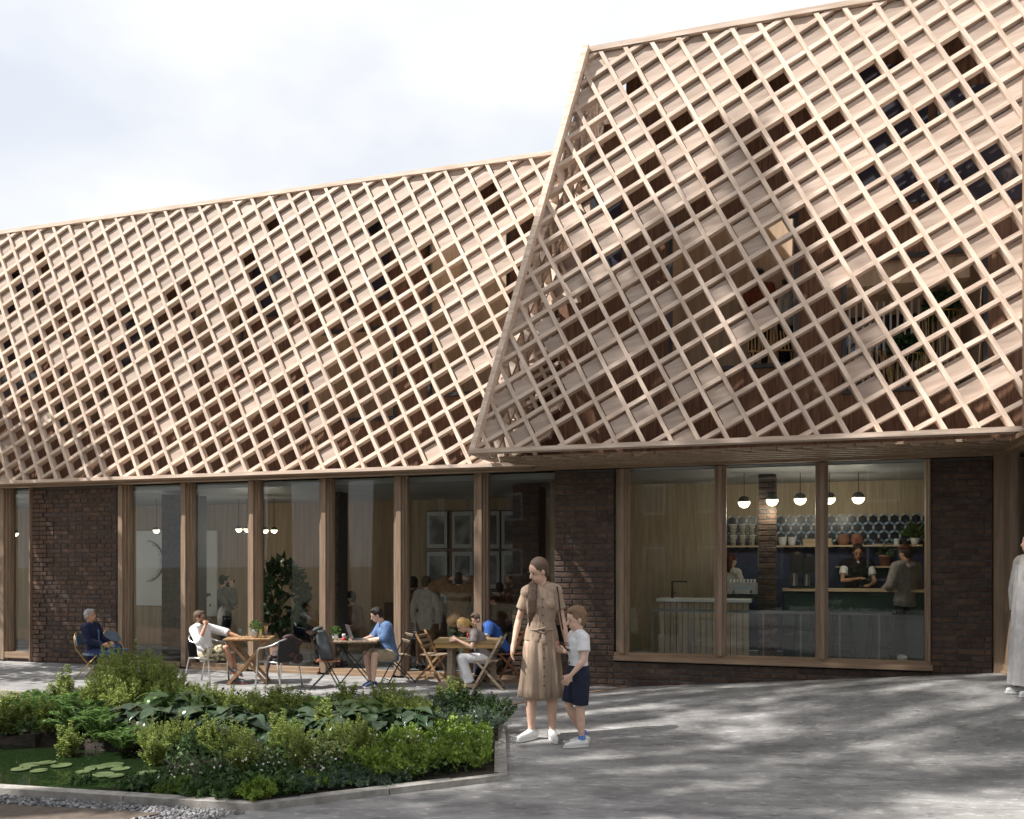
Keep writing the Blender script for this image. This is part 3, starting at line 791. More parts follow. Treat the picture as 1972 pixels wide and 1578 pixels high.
for i, (x, y) in enumerate(((301, 1021), (323, 1021), (346, 1021), (460, 1019), (476, 1019), (511, 1021), (528, 1021))):
    pendant(x, y, 14.6, .056, f'small half glowing globe lamp, {ordn[i]} from the left in the lounge', 'small globe lamps in the lounge', 2.76)
for i, (x, y) in enumerate(((1433, 967), (1487, 963), (1541, 961), (1597, 960), (1653, 959))):
    pendant(x, y, 11.6, .083, f'large half glowing globe lamp, {ordn[i]} from the left above the cafe counter', 'globe lamps in the cafe', 2.88)
# ================================================================ INTERIOR RIGHT (cafe)
CR = thing('cafe_room', 'cafe interior with plywood wall, blue tiles and grey floor', 'room', frame=(0, 12.5, .3)); CR['kind'] = 'structure'
QC = 13.75; ZF = .30
M_PLYC = woodm("plywood_pale", (.40, .32, .22), (.52, .43, .31), vert=True, rnd=.04, scale=3)
M_BLUE = mat("blue_tiled_wall", (.030, .042, .095), (.045, .06, .13), rough=.35, scale=6)
part(MB().box((.05, 12.65, ZF - .03), (5.1, 2.5, .05)), 'floor', M_FLOOR, CR)
part(MB().box((.05, 12.65, 2.9), (5.1, 2.5, .04)), 'ceiling', M_CEIL, CR)
for k in range(7): part(MB().box((-2.1 + k * .72, QC + .02, 2.53), (.719, .04, .80)), 'wall_panel', M_PLYC, CR)
part(MB().box((.05, QC + .02, 1.24), (5.1, .04, 1.88)), 'back_wall', M_BLUE, CR)
part(MB().box((-2.42, 12.6, 1.6), (.06, 2.4, 2.6)), 'side_wall', M_PLYC, CR)
part(MB().box((2.62, 12.6, 1.6), (.06, 2.4, 2.6)), 'side_wall', M_PLYC, CR)
part(MB().box((-1.58, 13.3, 1.6), (1.6, .06, 2.6)), 'partition', M_PLYC, CR)
part(MB().box((-.76, 13.52, 1.6), (.05, .46, 2.6)), 'partition', M_WHITE, CR)
# patterned tile band: dark hexagons with white and blue diamonds between
HX = .062
def hexpts(cx_, cz_, r, q): return [(cx_ + r * math.cos(R(60 * i + 30)), q, cz_ + r * math.sin(R(60 * i + 30))) for i in range(6)]
M_TD = mat('dark_hex_tile', (.012, .02, .03), (.022, .035, .05), rough=.25, scale=20, rnd=.2)
M_TW = mat('white_diamond_tile', (.52, .54, .57), (.6, .62, .65), rough=.25)
M_TB = mat('blue_diamond_tile', (.07, .13, .22), (.09, .17, .27), rough=.25)
M_TB2 = mat('pale_blue_diamond_tile', (.20, .32, .45), (.25, .38, .52), rough=.25)
hexm = MB().prism([(x, 0, z) for x, _, z in hexpts(0, 0, HX, 0)], (0, .006, 0)).mesh('tile', M_TD)
wt, bt2 = MB(), MB()
sx = HX * 1.732 * 1.36; sz = HX * 1.5 * 1.36
z_lo, z_hi = 1.92, 2.22
nrow = 5
part(MB().box((.82, QC - .002, 2.10), (3.1, .006, .46)), 'tile_backing', M_TB, CR)
for rw in range(nrow):
    for k in range(24):
        cx_ = -.66 + k * sx + (sx / 2 if rw % 2 else 0); cz_ = 1.93 + rw * sz * 1.0
        if cx_ > 2.4 or cz_ > 2.34: continue
        o = link('tile', hexm, CR); o.location = -BASE[CR.name] + Vector((cx_, QC - .012, cz_))
        for i in range(3):
            a0 = R(60 * i); p = Vector((cx_ + math.cos(a0) * HX * 1.178, QC - .010, cz_ + math.sin(a0) * HX * 1.178))
            d = Vector((math.cos(a0), 0, math.sin(a0))); t = Vector((-d.z, 0, d.x)); g_ = HX * .62
            (bt2 if i == 1 else wt).prism([p - t * HX * .62, p + d * HX * .27, p + t * HX * .62, p - d * HX * .27], (0, .004, 0))
part(wt, 'tile', M_TW, CR, kind='stuff'); part(bt2, 'tile', M_TB2, CR, kind='stuff')
# shelves
M_SHELF = woodm('pale_shelf', (.50, .38, .24), (.62, .49, .33))
def shelf(s0, s1, z, label):
    t = thing('shelf', label, 'shelf', frame=((s0 + s1) / 2, QC - .12, z))
    part(MB().box(((s0 + s1) / 2, QC - .13, z), (s1 - s0, .24, .025)), 'board', M_SHELF, t)
    for x in (s0 + .15, s1 - .15): part(MB().box((x, QC - .06, z - .05), (.02, .1, .07)), 'bracket', M_BLACK, t)
    return z + .0125
def spx(x, q): return s_at(x, q)[0]
def zpx(x, y, q): return EYE - (y - 1085) / 1640 * s_at(x, q)[1]
qs = QC - .13
Z1 = shelf(spx(1388, qs), spx(1774, qs), zpx(1600, 1052, qs), 'long pale upper shelf of cups and pots below the patterned tiles')
Z2 = shelf(spx(1610, qs), spx(1735, qs), zpx(1670, 1092, qs), 'short pale shelf behind the barista carrying a terracotta pot')
def fobj(name, label, cat, mb_list, s, q, z, group=None):
    t = thing(name, label, cat, loc=F(s, q, z), rz=-TH, group=group)
    for pn, m_, mt_ in mb_list: part(m_, pn, mt_, t, smooth=pn in ('bowl', 'cup', 'pot', 'jug'))
    return t
M_CUP = mat('patterned_paper_cup', (.03, .03, .03), (.52, .50, .44), rough=.6, scale=60, lo=.40, hi=.46, detail=1)
k = 0
for rr in range(2):
    for cc in range(4):
        s_ = spx(1412 + cc * 18, qs); h = .165
        t = fobj('paper_cup_stack', f'black patterned paper cup, {ordn[cc]} from the left in the {("lower", "upper")[rr]} row on the shelf', 'paper cup',
                 [('cup', MB().lathe((0, 0, 0), [(.038, 0), (.056, h - .012), (.056, h - .01)], 14), M_CUP), ('rim', MB().lathe((0, 0, h - .012), [(.058, 0), (.06, .006), (.058, .012)], 14), M_WHITE)], s_, qs, Z1 + rr * (h + .002), 'patterned cups on the cafe shelf')
for i, x in enumerate((1507, 1525)):
    fobj('bowl_stack', ('white', 'plain white')[i] + f' stacked bowls on the shelf, {("left", "right")[i]} stack right of the inner pier', 'bowl',
         [('bowl', MB().lathe((0, 0, 0), [(.035, 0), (.05, .02), (.062, .13), (.055, .13), (.045, .03)], 14), M_WHITE)], spx(x, qs), qs, Z1)
for i, x in enumerate((1560, 1587)):
    fobj('wooden_crate', ('pale wooden tray box on the shelf left of the mullion', 'pale wooden tray box on the shelf right of the mullion')[i], 'tray box',
         [('side', MB().box((0, 0, .045), (.2, .14, .09)), M_SHELF), ('lid', MB().box((0, 0, .095), (.21, .15, .012)), M_SHELF)], spx(x, qs), qs, Z1)
M_TERRA = mat('terracotta', (.26, .12, .08), (.36, .18, .12), rough=.8, scale=12)
for i, x in enumerate((1624, 1650)):
    fobj('terracotta_pot', ('plain terracotta pot on the upper shelf', 'terracotta pot with a round red emblem on the upper shelf')[i], 'pot',
         [('pot', MB().lathe((0, 0, 0), [(.06, 0), (.085, .06), (.08, .12), (.065, .15), (.07, .165)], 16), M_TERRA)] + ([('emblem', MB().lathe((0, 0, 0), [(.02, 0), (.032, 0), (.032, .004), (.02, .004)], 12), mat('red_mark', (.25, .03, .02)))] if i else []), spx(x, qs), qs, Z1)
    if i:
        e = [c for c in bpy.data.objects if c.name.startswith('emblem')][-1]; e.rotation_euler = (R(90), 0, 0); e.location = (0, -.083, .075)
for x, nm, lb, mt_ in ((1690, 'black_tumbler', 'black tumbler standing on a white plate on the shelf', M_BLACK), (1727, 'white_canister', 'white canister near the right end of the upper shelf', M_WHITE), (1741, 'black_canister', 'black canister beside the leafy plant on the shelf', M_BLACK)):
    fobj(nm, lb, 'container', [('body', MB().lathe((0, 0, 0), [(.032, 0), (.04, .09), (.036, .092)], 12), mt_)] + ([('plate', MB().lathe((0, 0, -.004), [(.07, 0), (.09, .012), (.02, .014)], 16), M_WHITE)] if 'tumbler' in nm else []), spx(x, qs), qs, Z1 + (.006 if 'tumbler' in nm else 0))
# inner cafe pier
pier('brick pier standing inside the cafe between the counters', spx(1460, 12.25), spx(1495, 12.25), 12.25, ZF, 2.88, 30, depth=.32, sides='r', cap=250)
# counters
def cz(x, y, q): return EYE - (y - 1085) / 1640 * s_at(x, q)[1]
qk = 12.75
C1 = thing('bar_counter', 'dark green fronted bar counter with pale top below the barista', 'counter', frame=(spx(1620, qk), qk, ZF))
zt = cz(1600, 1137, qk)
part(MB().box(((spx(1507, qk) + spx(1800, qk)) / 2, qk + .22, zt), (spx(1800, qk) - spx(1507, qk), .5, .035)), 'counter_top', M_SHELF, C1)
part(MB().box(((spx(1507, qk) + spx(1800, qk)) / 2, qk + .22, (ZF + zt) / 2 - .02), (spx(1800, qk) - spx(1507, qk) - .02, .42, zt - ZF - .04)), 'front_panel', M_GREEN, C1)
q2 = 12.1
C2 = thing('kitchen_counter', 'white topped counter with slatted plywood front and black tap', 'counter', frame=(spx(1350, q2), q2, ZF))
z2 = cz(1350, 1157, q2)
sa, sb = spx(1264, q2), spx(1447, q2)
part(MB().box(((sa + sb) / 2, q2 + .25, z2), (sb - sa, .55, .04)), 'counter_top', M_WHITE, C2)
nb_ = 15
for k in range(nb_):
    w_ = (sb - sa - .06) / nb_
    part(MB().box((sa + .03 + (k + .5) * w_, q2 + .03, (ZF + z2) / 2 - .01), (w_ - .008, .03, z2 - ZF - .03)), 'slat', M_PLYC, C2)
part(MB().box(((sa + sb) / 2, q2 + .27, (ZF + z2) / 2 - .01), (sb - sa - .08, .42, z2 - ZF - .03)), 'carcass', M_BLACK, C2)
ts = spx(1294, q2 + .2)
TP = thing('tap', 'black angular kitchen tap on the white counter', 'tap', loc=F(ts, q2 + .25, z2 + .02), rz=-TH)
part(MB().tube([(0, 0, 0), (0, 0, .24)], .014, 8).tube([(0, 0, .24), (.20, 0, .24)], .010, 8).tube([(.2, 0, .24), (.2, 0, .22)], .010, 8), 'spout', M_BLACK, TP)
part(MB().tube([(.02, 0, .06), (.06, -.01, .09)], .007, 6).lathe((0, 0, 0), [(.022, 0), (.02, .05)], 10), 'lever', M_BLACK, TP)
# coffee gear
def coffee(x, y0, w, h, label, q, z):
    t = thing('coffee_machine', label, 'coffee machine', loc=F(spx(x, q), q, z), rz=-TH)
    part(MB().box((0, 0, h * .72), (w, .24, h * .5)), 'body', M_BLACK, t)
    part(MB().lathe((-.03, -.02, 0), [(w * .34, 0), (w * .36, h * .44)], 14), 'canister', M_STEEL, t)
    part(MB().box((0, 0, .02), (w, .26, .04)), 'base', M_BLACK, t)
    part(MB().lathe((0, 0, h * .97), [(w * .42, 0), (w * .38, .03), (.02, .04)], 14), 'lid', M_BLACK, t)
coffee(1533, 1045, .17, .50, 'black filter coffee brewer with a steel canister on the bar', qk + .12, zt + .02)
coffee(1557, 1060, .15, .46, 'black coffee grinder with small steel panel beside the mullion', qk + .14, zt + .02)
t = thing('espresso_machine', 'steel espresso machine with row of white cups on top', 'coffee machine', loc=F(spx(1430, q2 + .6), q2 + .62, z2 + .02), rz=-TH)
part(MB().box((0, .05, .14), (.42, .26, .16)), 'body', M_STEEL, t); part(MB().box((0, 0, .02), (.44, .34, .04)), 'drip_tray', M_BLACK, t)
part(MB().box((0, -.09, .15), (.14, .02, .05)), 'display', mat('pale_display', (.35, .45, .5)), t)
for x in (-.12, .12): part(MB().tube([(x, -.08, .1), (x, -.2, .085)], .014, 6), 'handle', M_BLACK, t)
for i in range(8): part(MB().lathe((-.17 + i * .048, .02, .22), [(.014, 0), (.02, .05)], 8), 'cup', M_WHITE, t)
# stools
stl = []
for i, x in enumerate((1548, 1622, 1695)):
    q = 12.35; s_ = spx(x, q); h = cz(x, 1178, q) - ZF
    t = thing('bar_stool', ('black bar stool in front of the green counter left of the mullion', 'middle black bar stool in front of the green counter', 'black bar stool beside the man in the hoodie')[i], 'bar stool', loc=F(s_, q, ZF), rz=-TH, group='black stools at the green counter')
    part(MB().lathe((0, 0, h - .035), [(.15, 0), (.165, .012), (.16, .035), (.02, .037)], 18), 'seat', M_BLACK, t)
    for sx_ in (-1, 1):
        for sy_ in (-1, 1): part(MB().beam((sx_ * .09, sy_ * .09, h - .035), (sx_ * .16, sy_ * .16, 0), .028, .028), 'leg', M_BLACK, t)
    part(MB().tube([(-.137, -.137, .22), (.137, -.137, .22), (.137, .137, .22), (-.137, .137, .22), (-.137, -.137, .22)], .01, 6), 'foot_ring', M_BLACK, t)
# rail in front of the counters
qr = 11.75; t = thing('metal_railing', 'thin grey metal railing inside the cafe window in front of the stools', 'railing', frame=(spx(1480, qr), qr, ZF))
zr = cz(1500, 1179, qr)
M_RAILG = mat('grey_rail_paint', (.16, .17, .17), (.2, .21, .21), rough=.5)
part(MB().box(((spx(1254, qr) + spx(1718, qr)) / 2, qr, zr), (spx(1718, qr) - spx(1254, qr), .03, .04)), 'top_rail', M_RAILG, t)
for x in (1256, 1330, 1398, 1470, 1542, 1617, 1693): part(MB().box((spx(x, qr), qr, (zr + ZF) / 2), (.022, .022, zr - ZF - .04)), 'post', M_RAILG, t)
# bench in lounge and low table
t = thing('bench', 'brown upholstered bench along the lounge back wall', 'bench', frame=(-6, 14.2, 0))
part(MB().box((-5.9, 14.2, .19), (1.9, .45, .38)), 'seat', mat('brown_leather', (.07, .035, .025), (.10, .05, .035), rough=.5, scale=8), t)
part(MB().box((-5.9, 14.42, .55), (1.9, .08, .75)), 'backrest', MATS['brown_leather'], t)
# ================================================================ PEOPLE
def remesh(mb, voxel, it, name, m):
    me = mb.mesh('tmp', m, fix=True)
    o = bpy.data.objects.new('tmp', me); COL.objects.link(o)
    r = o.modifiers.new('r', 'REMESH'); r.mode = 'VOXEL'; r.voxel_size = voxel; r.use_smooth_shade = True
    if it:
        s_ = o.modifiers.new('s', 'SMOOTH'); s_.factor = .5; s_.iterations = it
    dg = bpy.context.evaluated_depsgraph_get()
    ev = o.evaluated_get(dg); out = bpy.data.meshes.new_from_object(ev); out.name = name
    bpy.data.objects.remove(o); bpy.data.meshes.remove(me)
    if not out.materials: out.materials.append(m)
    return out
def cap(mb, a, b_, ra, rb, n=10, round0=True, round1=True):
    a = Vector(a); b_ = Vector(b_); d = (b_ - a); L = d.length
    if L < 1e-5: mb.ell(a, ra, n, 6); return
    d /= L; P = []; rr = []
    if round0:
        for t in (-.98, -.8, -.45): P.append(a + d * ra * t); rr.append(ra * math.sqrt(1 - t * t) + .0005)
    P.append(a); rr.append(ra)
    P.append(b_); rr.append(rb)
    if round1:
        for t in (.45, .8, .98): P.append(b_ + d * rb * t); rr.append(rb * math.sqrt(1 - t * t) + .0005)
    mb.tube(P, rr, n)
def chain(mb, pts, rs, **k):
    for i in range(len(pts) - 1):
        cap(mb, pts[i], pts[i + 1], rs[i], rs[i + 1], round0=k.get('r0', True) if i == 0 else True, round1=k.get('r1', True) if i == len(pts) - 2 else True)
def V3(*a): return Vector(a)
def stand(**k):
    J = dict(pel=V3(0, 0, .95), che=V3(0, 0, 1.27), neck=V3(-.01, 0, 1.47), head=V3(.01, 0, 1.625),
             shR=V3(0, -.185, 1.42), shL=V3(0, .185, 1.42), elR=V3(-.03, -.235, 1.13), elL=V3(-.03, .235, 1.13), wrR=V3(.03, -.25, .88), wrL=V3(.03, .25, .88),
             hiR=V3(0, -.09, .92), hiL=V3(0, .09, .92), knR=V3(.015, -.10, .50), knL=V3(.015, .10, .50), anR=V3(-.02, -.105, .085), anL=V3(-.02, .105, .085),
             toR=V3(.14, -.125, .03), toL=V3(.14, .125, .03))
    J.update(k); return J
def sit(lean=0.0, **k):
    c, s_ = math.cos(lean), math.sin(lean)
    def T_(z, y=0, x=0): return V3(x * c + z * s_, y, .52 + z * c - x * s_)
    J = dict(pel=V3(0, 0, .52), che=T_(.33), neck=T_(.52), head=T_(.675, x=.02), shR=T_(.47, -.185), shL=T_(.47, .185),
             elR=T_(.2, -.23, -.02), elL=T_(.2, .23, -.02), wrR=V3(.25, -.17, .62), wrL=V3(.25, .17, .62),
             hiR=V3(.02, -.09, .50), hiL=V3(.02, .09, .50), knR=V3(.44, -.12, .50), knL=V3(.44, .12, .50), anR=V3(.44, -.12, .085), anL=V3(.44, .12, .085),
             toR=V3(.60, -.13, .03), toL=V3(.60, .13, .03))
    J.update(k); return J
def head_mx(J, yaw, pitch, roll=0):
    return Matrix.Rotation(R(yaw), 3, 'Z') @ Matrix.Rotation(R(pitch), 3, 'Y') @ Matrix.Rotation(R(roll), 3, 'X')
def hand(mb, w, d, side, palm, curl=25, fist=False, hs=1.0):
    """w wrist, d direction of the hand, palm: normal out of the palm, side +1/-1 on which the thumb leaves"""
    d = Vector(d).normalized(); palm = Vector(palm); palm = (palm - d * palm.dot(d)).normalized(); lat = d.cross(palm).normalized() * side
    w = Vector(w)
    def q(a, b_, c): return w + (d * a + lat * b_ + palm * c) * hs
    cap(mb, q(.0, 0, 0), q(.05, .012, 0), .026 * hs, .022 * hs); cap(mb, q(.03, .018, 0), q(.082, .026, 0), .018 * hs, .015 * hs); cap(mb, q(.03, -.012, 0), q(.078, -.026, 0), .018 * hs, .014 * hs)
    cap(mb, q(.05, 0, 0), q(.082, 0, 0), .019 * hs, .015 * hs)
    for b_, L, ex in ((.031, .062, .12), (.0105, .072, .03), (-.0105, .067, -.05), (-.031, .052, -.14)):
        a = R(curl * (.3 if not fist else 2.6)); p = q(.082, b_, 0); fd = d; pts = [p]
        tot = 0
        for seg_, f in ((.45, 1), (.32, 1.3), (.23, 1.1)):
            tot += a * f
            dirv = d * math.cos(tot) + palm * math.sin(tot) + lat * ex
            p = p + dirv.normalized() * L * seg_ * hs; pts.append(p)
        chain(mb, pts, [.0088 * hs, .0082 * hs, .0075 * hs, .0065 * hs])
    t0 = q(.022, .026, .004); t1 = q(.052, .052, .012); t2 = q(.078, .060, .022)
    chain(mb, [t0, t1, t2], [.0125 * hs, .0105 * hs, .008 * hs])
def ringloft(mb, secs, n=20):
    """secs: (centre, lateral unit, forward unit, half lateral, half forward)"""
    rs = []
    for c, la, fo, a, b_ in secs:
        rs.append([Vector(c) + la * math.cos(2 * math.pi * k / n) * a + fo * math.sin(2 * math.pi * k / n) * b_ * (1 if math.sin(2 * math.pi * k / n) > 0 else .92) for k in range(n)])
    mb.rings(rs)
def torso(mb, J, t=0.0, fem=False, lo=-.10, bulk=1.0, upto=1.0, flare=0):
    pel, che, neck = J['pel'], J['che'], J['neck']
    laH = (J['hiL'] - J['hiR']).normalized(); laS = (J['shL'] - J['shR']).normalized()
    sw = (J['shL'] - J['shR']).length / 2
    up = (che - pel).normalized(); up2 = (neck - che).normalized()
    def fr(la, u): return la.cross(u).normalized()
    b_ = bulk
    wa = .122 if fem else .138
    secs = [(pel + up * lo, laH, fr(laH, up), (.13 + t + flare) * b_, (.10 + t + flare) * b_), (pel + up * (lo * .3), laH, fr(laH, up), (.168 + t + flare * .6) * b_, (.118 + t) * b_),
            (pel + up * .09, laH, fr(laH, up), (.15 + t) * b_, (.105 + t) * b_), (pel.lerp(che, .55), (laH + laS).normalized(), fr(laH + laS, up), (wa + t) * b_, (.098 + t) * b_),
            (che, laS, fr(laS, up2), (.155 + t) * b_, (.118 + t) * b_), (che.lerp(neck, .45), laS, fr(laS, up2), (.165 + t) * b_, (.108 + t) * b_),
            (che.lerp(neck, .78), laS, fr(laS, up2), (sw * .78 + t), .078 + t)]
    if upto >= 1: secs.append((che.lerp(neck, 1.0), laS, fr(laS, up2), sw * .42 + t * .7, .058 + t * .6))
    ringloft(mb, secs)
    for s_ in ('L', 'R'): cap(mb, che.lerp(neck, .8) + (J['sh' + s_] - che.lerp(neck, .8)) * .35, J['sh' + s_], .07 + t, .060 + t)
    if fem:
        f = fr(laS, up2)
        for s_ in (-1, 1): mb.ell(che + laS * s_ * .068 + f * (.062 + t * .8) + up2 * .02, (.066, .060, .062), 12, 8)
SKIN = mat('skin_light', (.58, .37, .275), (.68, .46, .355), rough=.5, scale=14, spec=.35)
SKIN2 = mat('skin_tan', (.38, .20, .125), (.46, .26, .17), rough=.5, scale=14, spec=.35)
SKIN3 = mat('skin_brown', (.20, .10, .06), (.27, .145, .09), rough=.5, scale=14, spec=.35)
def cloth(name, c, v=.12, rough=.85, scale=9, stretch=(1.6, 1.6, 1), bump=.9):
    return mat(name, tuple(x * (1 - v) for x in c), tuple(min(.9, x * (1 + v)) for x in c), rough=rough, scale=scale, stretch=stretch, bump=bump, spec=.2)
def hairm(name, c): return mat(name, tuple(x * .7 for x in c), tuple(x * 1.4 for x in c), rough=.45, scale=30, stretch=(4, 4, .6), bump=.6, spec=.4)
EYEM = mat('eye_dark', (.02, .015, .012)); LIP = mat('lip', (.36, .12, .10), (.4, .15, .12))
def person(label, J, at_, yaw, S, cl, vox=.012, skin=SKIN, hair=None, hstyle='short', hy=0, hp=0, hr=0, fem=False, hands=None, bulk=1.0, child=1.0, face=False, group=None, beard=None):
    root = thing('person', label, 'person', loc=at_, rz=R(yaw), sc=S, group=group)
    b_ = MB(); hs = 1.12 if child > 1 else 1.0
    torso(b_, J, -.004, fem, bulk=bulk)
    for s_ in 'LR':
        sh, el, wr = J['sh' + s_], J['el' + s_], J['wr' + s_]; k = .82 if fem else 1
        if child > 1: k = .95
        chain(b_, [sh, sh.lerp(el, .45), el, el.lerp(wr, .3), wr], [.056 * k, .047 * k, .038 * k, .041 * k, .026 * k])
        hi, kn, an, to = J['hi' + s_], J['kn' + s_], J['an' + s_], J['to' + s_]
        chain(b_, [hi, hi.lerp(kn, .3), kn, kn.lerp(an, .3), kn.lerp(an, .85), an], [.088 * bulk, .082 * bulk, .054, .057, .036, .036])
        he = an + (an - to).normalized() * .045; he.z = to.z + .012
        chain(b_, [he, an.lerp(to, .4) - V3(0, 0, .006), to], [.026, .028, .020]); cap(b_, an, he, .036, .032)
        hd = (hands or {}).get(s_)
        d = (wr - el).normalized(); outw = 1 if s_ == 'L' else -1
        if hd: hand(b_, wr, hd[0], hd[1], hd[2], hd[3] if len(hd) > 3 else 25, hd[4] if len(hd) > 4 else False, hs)
        else: hand(b_, wr, d, 1 if s_ == 'R' else -1, V3(0, -outw, 0) if abs(d.y) < .8 else V3(0, 0, -1), 30, False, hs)
    HM = head_mx(J, hy, hp, hr); H = J['head']; c_ = child
    def h(x, y, z): return H + HM @ V3(x * c_, y * c_, z * c_)
    M4 = HM
    cap(b_, J['neck'] - V3(0, 0, .04), h(-.018, 0, -.055), .056 if not fem else .047, .052 if not fem else .045)
    b_.ell(h(-.008, 0, .022), (.094 * c_, .074 * c_, .098 * c_), 16, 10, M4); b_.ell(h(.022, 0, -.045), (.064 * c_, .055 * c_, .066 * c_), 14, 8, M4)
    b_.ell(h(.055, 0, -.085), (.024 * c_, .026 * c_, .022 * c_), 10, 6, M4)
    cap(b_, h(.076, 0, .018), h(.104, 0, -.024), .0085 * c_, .0125 * c_)
    for y in (-1, 1): b_.ell(h(-.004, y * .076, -.012), (.017 * c_, .009 * c_, .030 * c_), 8, 6, M4)
    b_.ell(h(.078, 0, -.058), (.016 * c_, .024 * c_, .011 * c_), 8, 6, M4)
    link('body', remesh(b_, vox, 3, 'body', skin), root)
    if face:
        for y in (-1, 1):
            part(MB().ell(h(.079, y * .030, .004), (.006, .0125, .0065), 8, 6, M4), 'eye', EYEM, root, True)
            part(MB().beam(h(.086, y * .044, .026), h(.090, y * .018, .028), .006, .006), 'eyebrow', hair or EYEM, root)
        part(MB().ell(h(.0915, 0, -.0575), (.006, .020, .006), 8, 6, M4), 'lips', LIP, root, True)
    if hair:
        m = MB()
        if hstyle in ('short', 'long', 'pony', 'curly', 'bun', 'cap'):
            g = .004 if hstyle != 'curly' else .012
            m.ell(h(-.022, 0, .034), ((.094 + g) * c_, (.080 + g) * c_, (.098 + g) * c_), 16, 10, M4); m.ell(h(-.045, 0, -.02), ((.058 + g) * c_, (.070 + g) * c_, .066 * c_), 12, 8, M4)
            if hstyle == 'short': m.ell(h(.03, .015, .095), (.05 * c_, .05 * c_, .034 * c_), 10, 6, M4)
            if hstyle == 'cap': pass
        if hstyle == 'long':
            for y in (-.055, -.025, 0, .025, .055):
                chain(m, [h(-.06, y, .0), h(-.075, y * 1.2, -.10), h(-.075, y * 1.3, -.22), h(-.06, y * 1.2, -.34)], [.036, .034, .030, .014])
        if hstyle == 'curly':
            r = random.Random(4)
            for _ in range(60): m.ell(h(-.05 + r.uniform(-.04, .03), r.uniform(-.09, .09), r.uniform(-.26, .08)), .028, 6, 4)
        if hstyle in ('pony', 'bun'):
            m.ell(h(-.108, 0, .01), .038, 10, 6)
            if hstyle == 'pony': chain(m, [h(-.11, 0, .0), h(-.13, 0, -.06), h(-.125, 0, -.13)], [.03, .026, .012])
        if hstyle == 'front':
            m.ell(h(-.022, 0, .034), (.098, .083, .100), 16, 10, M4); m.ell(h(-.05, 0, -.02), (.055, .070, .07), 12, 8, M4)
            for i, (x, y, z, x2, y2, z2) in enumerate(((.0, -.075, .02, -.0, -.10, -.16), (-.02, -.07, -.0, .03, -.09, -.18), (-.03, -.06, -.03, .05, -.07, -.2), (-.04, -.05, -.05, .02, -.06, -.19))):
                a_ = h(-.05, -.03 + .02 * i, -.05); o_ = V3(0, -.02 + .013 * i, 0)
                o_ = V3(0, -.024 + .017 * i, 0); chain(m, [a_, V3(-.045, -.05, 1.49) + o_, V3(.045, -.082, 1.472) + o_, V3(.112, -.092, 1.418) + o_, V3(.146, -.096, 1.33) + o_, V3(.154, -.10, 1.22) + o_, V3(.138, -.105, 1.05 + .04 * i) + o_], [.026, .024, .021, .019, .018, .015, .004])
        if m.v: link('hair', remesh(m, .008, 3, 'hair', hair), root)
    if beard:
        m = MB(); m.ell(h(.036, 0, -.062), (.060, .058, .056), 12, 8, M4); m.ell(h(.07, 0, -.085), (.028, .034, .034), 10, 6, M4)
        link('beard', remesh(m, .009, 2, 'beard', beard), root)
    # clothes
    cv = max(vox, .010)
    if 'top' in cl:
        mt_, sleeve, t, lo = cl['top'][:4]
        m = MB(); torso(m, J, t, fem, lo=lo, bulk=bulk, flare=cl.get('flare', 0), upto=cl.get('upto', 1)); fk = .78 if fem else 1
        for s_ in 'LR':
            sh, el, wr = J['sh' + s_], J['el' + s_], J['wr' + s_]
            if sleeve == 1:
                cap(m, sh, sh.lerp(el, .62), .062 * fk + t, .064 * fk + t, round1=False)
            elif sleeve == 1.5:
                cap(m, sh, el, .060 + t, .050 + t); cap(m, el, el.lerp(wr, .25), .050 + t, .048 + t, round1=False)
            elif sleeve == 2:
                cap(m, sh, el, .058 + t, .046 + t); cap(m, el, el.lerp(wr, .95), .047 + t, .034 + t, round1=False)
        o = link(cl.get('topname', 'shirt'), remesh(m, cv, 4 if t < .03 else 6, 'shirt', mt_), root)
    if 'inner' in cl:
        m = MB(); m.ell(J['neck'] + V3(.0, 0, -.035), (.075, .085, .05), 14, 8)
        part(m, 'collar', cl['inner'], root, True)
    if 'pants' in cl:
        mt_, ln, t = cl['pants'][:3]
        m = MB(); pel, up = J['pel'], (J['che'] - J['pel']).normalized(); laH = (J['hiL'] - J['hiR']).normalized(); fo = laH.cross(up).normalized()
        ringloft(m, [(pel + up * -.09, laH, fo, .13 + t, .10 + t), (pel + up * -.02, laH, fo, .166 + t, .117 + t), (pel + up * .10, laH, fo, .150 + t, .106 + t)])
        for s_ in 'LR':
            hi, kn, an = J['hi' + s_], J['kn' + s_], J['an' + s_]
            if ln == 0: cap(m, hi, hi.lerp(kn, .88), .095 + t, .078 + t, round1=False)
            else:
                cap(m, hi, kn, .090 + t, .060 + t); cap(m, kn, kn.lerp(an, .93), .061 + t, (.052 if ln == 1 else .075) + t, round1=False)
        link('shorts' if ln == 0 else 'trousers', remesh(m, cv, 4, 'trousers', mt_), root)
